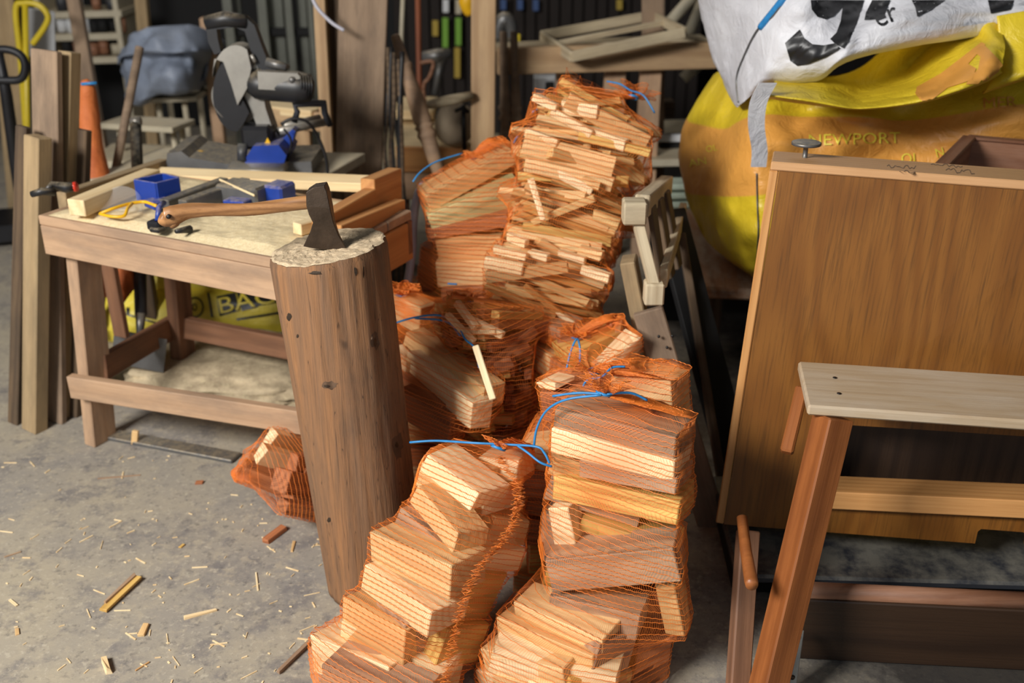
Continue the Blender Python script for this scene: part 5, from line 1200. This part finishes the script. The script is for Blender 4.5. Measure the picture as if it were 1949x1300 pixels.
TB += pile(Vector((.155, 1.80, .15)), Vector((.19, 1.82, .52)), lambda f: .09, gB, lB, [F_, Yl, Gy, Dk], 6, 1.05, 1, (.18, .20), (.07, .09), (.05, .07), (1, -.25, 0), spread=.15, fill=.3)
sack('tall orange net sack of split logs standing at the front beside the stool', (.07, 1.66, .0), (.185, 1.78, .60), TB, .0105, 220, .00095, .0004, neck=U(1150, 748, 1.73), tail=.025, flare=.035,
     string=[[U(1052, 754, 1.76), U(1100, 748, 1.74), U(1145, 750, 1.72)], [U(1145, 752, 1.715), U(1080, 760, 1.73), U(1042, 780, 1.75), U(1022, 815, 1.77), U(1016, 852, 1.77)], [U(1155, 750, 1.715), U(1200, 748, 1.72), U(1232, 762, 1.72)]])
# C: right of the stump
gC = 'split logs in the net sack right of the stump'; lC = 'split log in the net sack standing just right of the chopping block'
TC = []
def c2(L, YL, R, YR, h, t, m, lab=None, **k): TC.append(block(L, YL, R, YR, h, t * .6, m, lab or lC, gC, lean=(.30, -.2, 1), **k))
c2((772, 628), 2.38, (922, 736), 2.14, 42, .10, F_, lab='large upper log slanting down right in the sack by the stump')
c2((776, 671), 2.30, (903, 768), 2.09, 52, .09, P_, lab='pale log under the large one in the sack right of the stump')
c2((745, 560), 2.46, (800, 590), 2.40, 50, .10, F_, lab='log at the top of the sack right of the stump')
c2((740, 660), 2.34, (775, 690), 2.28, 40, .06, P_, lab='small pale piece against the stump\'s right edge')
c2((800, 575), 2.50, (870, 640), 2.40, 40, .08, F_, lab='log behind the upper large one in the sack right of the stump')
c2((760, 740), 2.22, (860, 800), 2.12, 50, .09, Dk, lab='log coloured dark for shadow, low at the right in the sack beside the stump')  # brown wood on the low logs stands in for shadow
c2((750, 700), 2.30, (840, 770), 2.16, 50, .10, Dk, lab='log coloured dark for shadow, low at the left in the sack beside the stump')
TC += pile(Vector((-.23, 2.36, .05)), Vector((-.23, 2.36, .34)), lambda f: .12, gC, lC, [Dk, F_, Dk], 8, 1.05, 2, (.20, .24), (.08, .11), (.06, .07), (1, -.4, 0), spread=.2)
sack('orange net sack of logs standing between the stump and the kindling', (-.24, 2.34, .0), (-.20, 2.36, .62), TC, .011, 170, .0010, .0005, neck=U(765, 560, 2.46), tail=.02, flare=.03,
     string=[[U(755, 614, 2.32), U(790, 604, 2.30), U(835, 600, 2.27), U(868, 615, 2.24), U(885, 645, 2.20), U(903, 662, 2.17), U(912, 700, 2.13)], [U(790, 606, 2.30), U(850, 612, 2.26), U(876, 640, 2.22)]])
# D: kindling sack in the middle
gD = 'kindling sticks in the middle net sack'; lD = 'short kindling stick inside the middle net sack'
TD = pile(Vector((-.045, 2.30, .03)), Vector((-.055, 2.36, .55)), lambda f: .118, gD, lD, [K_, Dk, Yl, Dk], 21, 1.0, 6, (.16, .21), (.018, .030), (.014, .028), (.12, 1, .0), spread=.45, name='kindling_stick', cat='kindling', jit=.002, fill=.95, cross=.25)
for (L_, R_, h_) in (((868, 572), (905, 622), 12), ((885, 600), (958, 634), 14), ((850, 596), (902, 650), 10), ((880, 625), (940, 628), 10)):
    TD.append(block(L_, 2.24, R_, 2.20, h_, .014, P_, 'bright kindling stick at the top of the middle net sack', 'bright sticks on the middle net sack', jit=.002, name='kindling_stick', cat='kindling'))
sack('orange net sack of kindling standing in the middle of the pile', (-.045, 2.30, .0), (-.055, 2.36, .55), TD, .011, 160, .0010, .0005, neck=U(890, 572, 2.40), tail=.02, flare=.03,
     string=[[U(896, 600, 2.40), U(915, 598, 2.39), U(934, 600, 2.39)]])
W0 = block((910, 655), 2.12, (944, 758), 2.06, 13, .012, P_, 'pale stick leaning against the side of the middle kindling sack', None, lean=(1, 0, .2), jit=.001, name='kindling_stick', cat='kindling')
# E: big kindling sack on top
gE = 'kindling sticks in the tall top net sack'; lE = 'kindling stick among many inside the tall top net sack'
E0, E1 = U(1040, 590, 2.52), U(1130, 215, 2.78)
def rE(f): return .135 if f < .25 else (.13 + .045 * math.sin((f - .25) / .75 * math.pi * .8)) * (1 if f < .86 else 1 - (f - .86) * 1.6)
TE = pile(E0, E1, rE, gE, lE, [K_, K_, K_, F_, Yl], 31, .95, 5, (.20, .30), (.022, .044), (.014, .024), (1, 0, -.25), spread=.30, name='kindling_stick', cat='kindling', jit=.003, fill=.92)
lE2 = 'bright fresh kindling stick pressed against the front of the top net sack'
def e_(L, YL, R, YR, h, t, m, lean=(0, 0, 1), lab=None, **k): TE.append(block(L, YL, R, YR, h, t, m, lab or lE2, 'bright kindling at the front of the top sack', lean=lean, jit=.002, name='kindling_stick', cat='kindling', **k))
for (L, R, h, m) in (((1052, 205), (1130, 250), 16, P_), ((1068, 192), (1138, 200), 26, P_), ((1000, 243), (1062, 268), 14, P_), ((1015, 178), (1060, 200), 14, P_),
                     ((1085, 178), (1240, 262), 30, F_), ((1130, 246), (1192, 268), 22, P_), ((1102, 252), (1240, 285), 16, Yl), ((1060, 322), (1130, 358), 16, P_),
                     ((1000, 255), (1175, 300), 40, F_), ((1000, 300), (1170, 340), 26, F_), ((965, 445), (1000, 458), 14, P_), ((938, 470), (1000, 484), 12, P_), ((1004, 476), (1040, 486), 12, P_),
                     ((1062, 478), (1112, 492), 12, P_), ((922, 490), (995, 505), 20, P_), ((1100, 468), (1145, 482), 16, F_), ((1106, 505), (1160, 525), 16, P_), ((922, 520), (1080, 500), 20, F_), ((925, 540), (1060, 600), 12, K_),
                     ((1000, 540), (1100, 620), 10, K_), ((1060, 590), (1128, 640), 10, P_), ((1010, 420), (1130, 372), 12, K_), ((1130, 400), (1180, 420), 20, K_)):
    cy = (L[1] + R[1]) / 2; Yf = 2.36 + (590 - cy) / 375 * .20 + .004; e_(L, Yf + .03, R, Yf, h, .02, m, lab={(1010, 420): 'long thin stick slanting up to the right across the top net sack', (1085, 178): 'broad pale piece at the very top right of the top net sack', (1000, 255): 'widest brown piece high on the left of the top net sack'}.get(L))
e_((1016, 338), 2.485, (1040, 418), 2.44, 12, .012, P_, lean=(1, 0, .2), lab='bright upright kindling stick in the middle of the top net sack')
TE.append(block((922, 570), 2.46, (1068, 628), 2.32, 22, .10, Gy, 'brown board at the bottom of the top net sack', None, lean=(0, 0, 1), jit=.003, name='kindling_board', cat='kindling'))
sack('big orange net sack of kindling lying on top of the other sacks', E0, E1, TE, .0115, 190, .0010, .0005, neck=U(1205, 185, 2.90), tail=.02, flare=.05,
     string=[[U(1155, 155, 2.86), U(1180, 160, 2.85), U(1200, 172, 2.84), U(1225, 182, 2.83), U(1246, 215, 2.80)], [U(1012, 214, 2.80), U(1030, 204, 2.80), U(1048, 196, 2.80)], [U(990, 252, 2.72), U(983, 262, 2.72), U(978, 272, 2.72)]])
# F: rear left log sack
gF = 'split logs in the rear left net sack'; lF = 'split log in the net sack left of the tall top sack'
TF = []
def f_(L, YL, R, YR, h, t, m, lab=None, **k): TF.append(block(L, YL, R, YR, h, t, m, lab or lF, gF, lean=(-.04, .02, 1), **k))
f_((806, 372), 2.72, (974, 284), 2.80, 32, .11, F_, lab='tan log topmost in the rear left sack')
f_((815, 408), 2.70, (986, 340), 2.76, 46, .11, Gn, lab='greenish split log near the top of the rear left net sack')
f_((828, 452), 2.72, (980, 384), 2.76, 32, .11, Dk, lab='dark reddish log under the greenish one in the rear left sack')
f_((812, 437), 2.70, (966, 408), 2.68, 24, .12, Dk, lab='thin brown log across the waist of the rear left sack')
f_((828, 450), 2.72, (950, 448), 2.68, 50, .12, F_, lab='tan log below the waist of the rear left sack')
f_((828, 498), 2.70, (930, 496), 2.68, 48, .12, F_, lab='second tan log below the waist of the rear left sack')
f_((836, 548), 2.68, (926, 548), 2.66, 40, .12, Dk, lab='brown log lowest in view in the rear left sack')
f_((800, 470), 2.80, (832, 480), 2.78, 120, .10, Dk, lab='upright brown piece at the left edge of the rear left sack')
TF += pile(Vector((-.20, 2.78, .04)), Vector((-.20, 2.78, .42)), lambda f: .11, gF, lF, [Dk, F_], 12, 1.05, 2, (.19, .22), (.08, .10), (.06, .07), (1, -.1, 0), spread=.15)
sack('orange net sack of logs at the rear left, blue string on its corner', (-.20, 2.76, .0), (-.19, 2.78, .80), TF, .0115, 150, .0011, .0005, neck=U(905, 300, 2.86), tail=.01, flare=.03,
     string=[[U(786, 346, 2.74), U(800, 328, 2.76), U(830, 308, 2.80), U(880, 292, 2.84)], [U(852, 540, 2.62), U(870, 541, 2.62)]])
# G: behind, right
gG = 'split logs in the rear right net sack'; lG = 'split log in the net sack squeezed by the pale leaning frame'
TG = []
def g_(L, YL, R, YR, h, t, m, lab=None, **k): TG.append(block(L, YL, R, YR, h, t, m, lab or lG, gG, **k))
g_((1078, 678), 2.24, (1185, 628), 2.30, 40, .08, Yl, lab='yellowish log lying across the rear right net sack')
g_((1150, 702), 2.18, (1216, 640), 2.24, 22, .05, P_, lab='bright pale log slanting up to the right in the rear right net sack')
g_((1172, 612), 2.30, (1182, 612), 2.30, 40, .01, P_, jit=.001, lab='thin upright stick at the top of the rear right net sack')
g_((1060, 650), 2.30, (1130, 640), 2.30, 50, .10, Dk, lab='dark log at the left of the rear right net sack')
TG += pile(Vector((.17, 2.36, .04)), Vector((.17, 2.36, .44)), lambda f: .12, gG, lG, [Dk, F_, Yl], 14, 1.05, 2, (.20, .24), (.08, .11), (.05, .07), (1, .3, 0), spread=.3)
sack('orange net sack of logs wedged between the top sack and the grey board', (.17, 2.34, .0), (.17, 2.34, .55), TG, .0115, 150, .0011, .0005, neck=U(1098, 640, 2.30), tail=.02, flare=.03,
     string=[[U(1078, 705, 2.16), U(1086, 670, 2.18), U(1098, 645, 2.20), U(1104, 665, 2.19), U(1103, 695, 2.16)]])
# H: between G and B
gH = 'split logs in the net sack behind the front right one'; lH = 'split log in the net sack just behind the front right sack'
TH = []
def h_(L, YL, R, YR, h, t, m, lab=None, **k): TH.append(block(L, YL, R, YR, h, t, m, lab or lH, gH, **k))
h_((1022, 724), 2.02, (1056, 728), 1.98, 14, .06, P_, lab='small pale stick end at the left of the sack behind the front right one')
h_((1160, 712), 1.98, (1276, 732), 1.90, 60, .09, F_, lab='broad tan log on the right of the sack behind the front right one')
h_((1170, 775), 1.96, (1268, 790), 1.88, 40, .09, F_, lab='lower tan log on the right of the sack behind the front right one')
h_((1030, 745), 2.0, (1150, 750), 1.96, 60, .10, Dk, lab='dark log on the left of the sack behind the front right one')
TH += pile(Vector((.155, 2.00, .04)), Vector((.155, 2.00, .42)), lambda f: .12, gH, lH, [F_, Dk, Yl], 16, 1.05, 2, (.22, .25), (.07, .10), (.06, .07), (1, -.2, 0), spread=.2)
sack('orange net sack of logs half hidden behind the front right sack', (.15, 2.00, .0), (.155, 2.00, .55), TH, .011, 170, .0010, .00045, neck=U(1130, 706, 1.99), tail=.03, flare=.05,
     string=[[U(1110, 735, 1.93), U(1120, 722, 1.93), U(1145, 718, 1.93), U(1165, 700, 1.95), U(1190, 698, 1.95)], [U(1125, 735, 1.92), U(1130, 720, 1.92)]])
# I: left of the stump
gI = 'wood pieces in the net sack left of the stump'; lI = 'long split piece in the net sack lying left of the chopping block'
TI = []
I0, I1 = UZ(560, 905, .10), UZ(640, 850, .26)
def i_(A, YA, B, YB, w_, t_, m, hint=(0, 0, 1), lab=None):
    a, b = U(A[0], A[1], YA), U(B[0], B[1], YB); x = (b - a); u = Vector(hint); u = (u - x.normalized() * u.dot(x.normalized())).normalized()
    TI.append(wood_piece('firewood_log', (a + b) / 2, x, u, x.cross(u), x.length, w_, t_, m, lab or lI, 'firewood', gI, .003))
i_((460, 892), 2.27, (640, 965), 2.32, .045, .05, Dk, lab='long brown piece on the lower left of the lying net sack')
i_((536, 962), 2.16, (660, 985), 2.28, .035, .04, Dk, lab='brown piece with a pale end at the bottom of the lying net sack')
i_((495, 862), 2.25, (640, 905), 2.40, .045, .028, P_, (.5, 0, 1), lab='pale-ended stick in the middle of the lying net sack left of the stump')
i_((514, 832), 2.31, (640, 860), 2.48, .045, .026, P_, (.5, 0, 1), lab='pale-ended stick at the top of the lying net sack left of the stump')
i_((535, 915), 2.20, (640, 930), 2.36, .055, .05, Dk)
i_((556, 880), 2.24, (660, 880), 2.42, .045, .03, Dk)
i_((480, 880), 2.32, (640, 820), 2.5, .05, .04, Dk)
i_((540, 810), 2.45, (650, 820), 2.56, .05, .05, F_)
i_((560, 905), 2.26, (680, 940), 2.38, .06, .06, Dk)
i_((545, 940), 2.26, (680, 985), 2.38, .05, .06, Dk)
sack('orange net sack lying on its side left of the chopping block', U(462, 915, 2.25), U(640, 880, 2.40), TI, .0115, 110, .0009, .0004, neck=None)
# ------------------------------------------------------------------ chips and splinters on the floor
def chip(label, A, B, w_, t_, m, name='wood_chip', lift=0., pts=None):
    a, b = UZ(A[0], A[1], t_ / 2 + lift), UZ(B[0], B[1], t_ / 2 + lift); x = b - a
    return wood_piece(name, (a + b) / 2, x, Vector((0, 0, 1)).cross(x), Vector((0, 0, 1)), x.length, w_, t_, m, label, 'wood chip', None, min(.003, t_ * .25), .0005)
chip('largest split chip on the floor, brown with a pale edge', (196, 1162), (262, 1100), .020, .012, Yl)
chip('brown bark strip lying against the largest chip', (200, 1150), (258, 1098), .010, .016, Gy)
chip('thin white-topped stick on the floor right of the largest chip', (350, 1176), (412, 1160), .007, .007, P_)
chip('small brown block chip by the lying net sack', (506, 1030), (540, 1004), .018, .014, Dk)
chip('small tan triangular chip at the bottom left floor', (268, 1210), (278, 1188), .013, .006, F_)
chip('short curled pale chip near the bottom edge of the floor', (198, 1254), (208, 1278), .011, .014, P_)
chip('long dark stick on the floor beside the front left sack', (530, 1280), (592, 1220), .009, .009, Gy)
chip('thin upright splinter in the middle of the floor', (487, 1090), (491, 1124), .004, .003, P_)
chip('long thin brown splinter on the sawdust below the bench', (186, 911), (268, 904), .004, .003, Gy)
chip('short dark splinter at the left edge of the floor', (8, 1060), (40, 1050), .004, .003, Gy)
chip('tiny pale sliver at the lower left of the floor', (18, 1142), (32, 1153), .006, .003, P_)
chip('small round-ended tan sliver under the tiny pale one', (32, 1196), (33, 1208), .008, .003, F_)
chip('pale thin splinter left of the curled chip', (258, 1276), (284, 1260), .004, .003, F_)
chip('dark knot of bark on the floor above the middle', (372, 918), (386, 918), .014, .006, Dk)
chip('tan splinter by the foot of the stump', (555, 1050), (560, 1030), .006, .004, F_)
chip('small pale chip near the small brown block', (342, 1042), (350, 1036), .008, .004, Yl)
bm = bmesh.new(); rr = random.Random(77)
for k in range(190):
    px, py = rr.uniform(-40, 640), rr.uniform(860, 1320); p = UZ(px, py, .0012); a = rr.uniform(0, 6.28); L = rr.choice((.002, .003, .004, .006, .010, .018)); w_ = rr.uniform(.0006, .0016)
    d = Vector((math.cos(a), math.sin(a), 0)); n_ = Vector((-d.y, d.x, 0)); up_v = Vector((0, 0, .001))
    vs = [bm.verts.new(p + d * s1 * L + n_ * s2 * w_ + up_v * s3) for s1 in (-1, 1) for s2 in (-1, 1) for s3 in (-1, 1)]
    for f in ((0,1,3,2),(4,6,7,5),(0,4,5,1),(2,3,7,6),(0,2,6,4),(1,5,7,3)): bm.faces.new([vs[i] for i in f])
me = bpy.data.meshes.new('splinters'); bm.to_mesh(me); bm.free()
tag(put('splinters', me, M['firepale']), 'fine pale splinters scattered over the concrete floor', 'splinters', None, 'stuff')
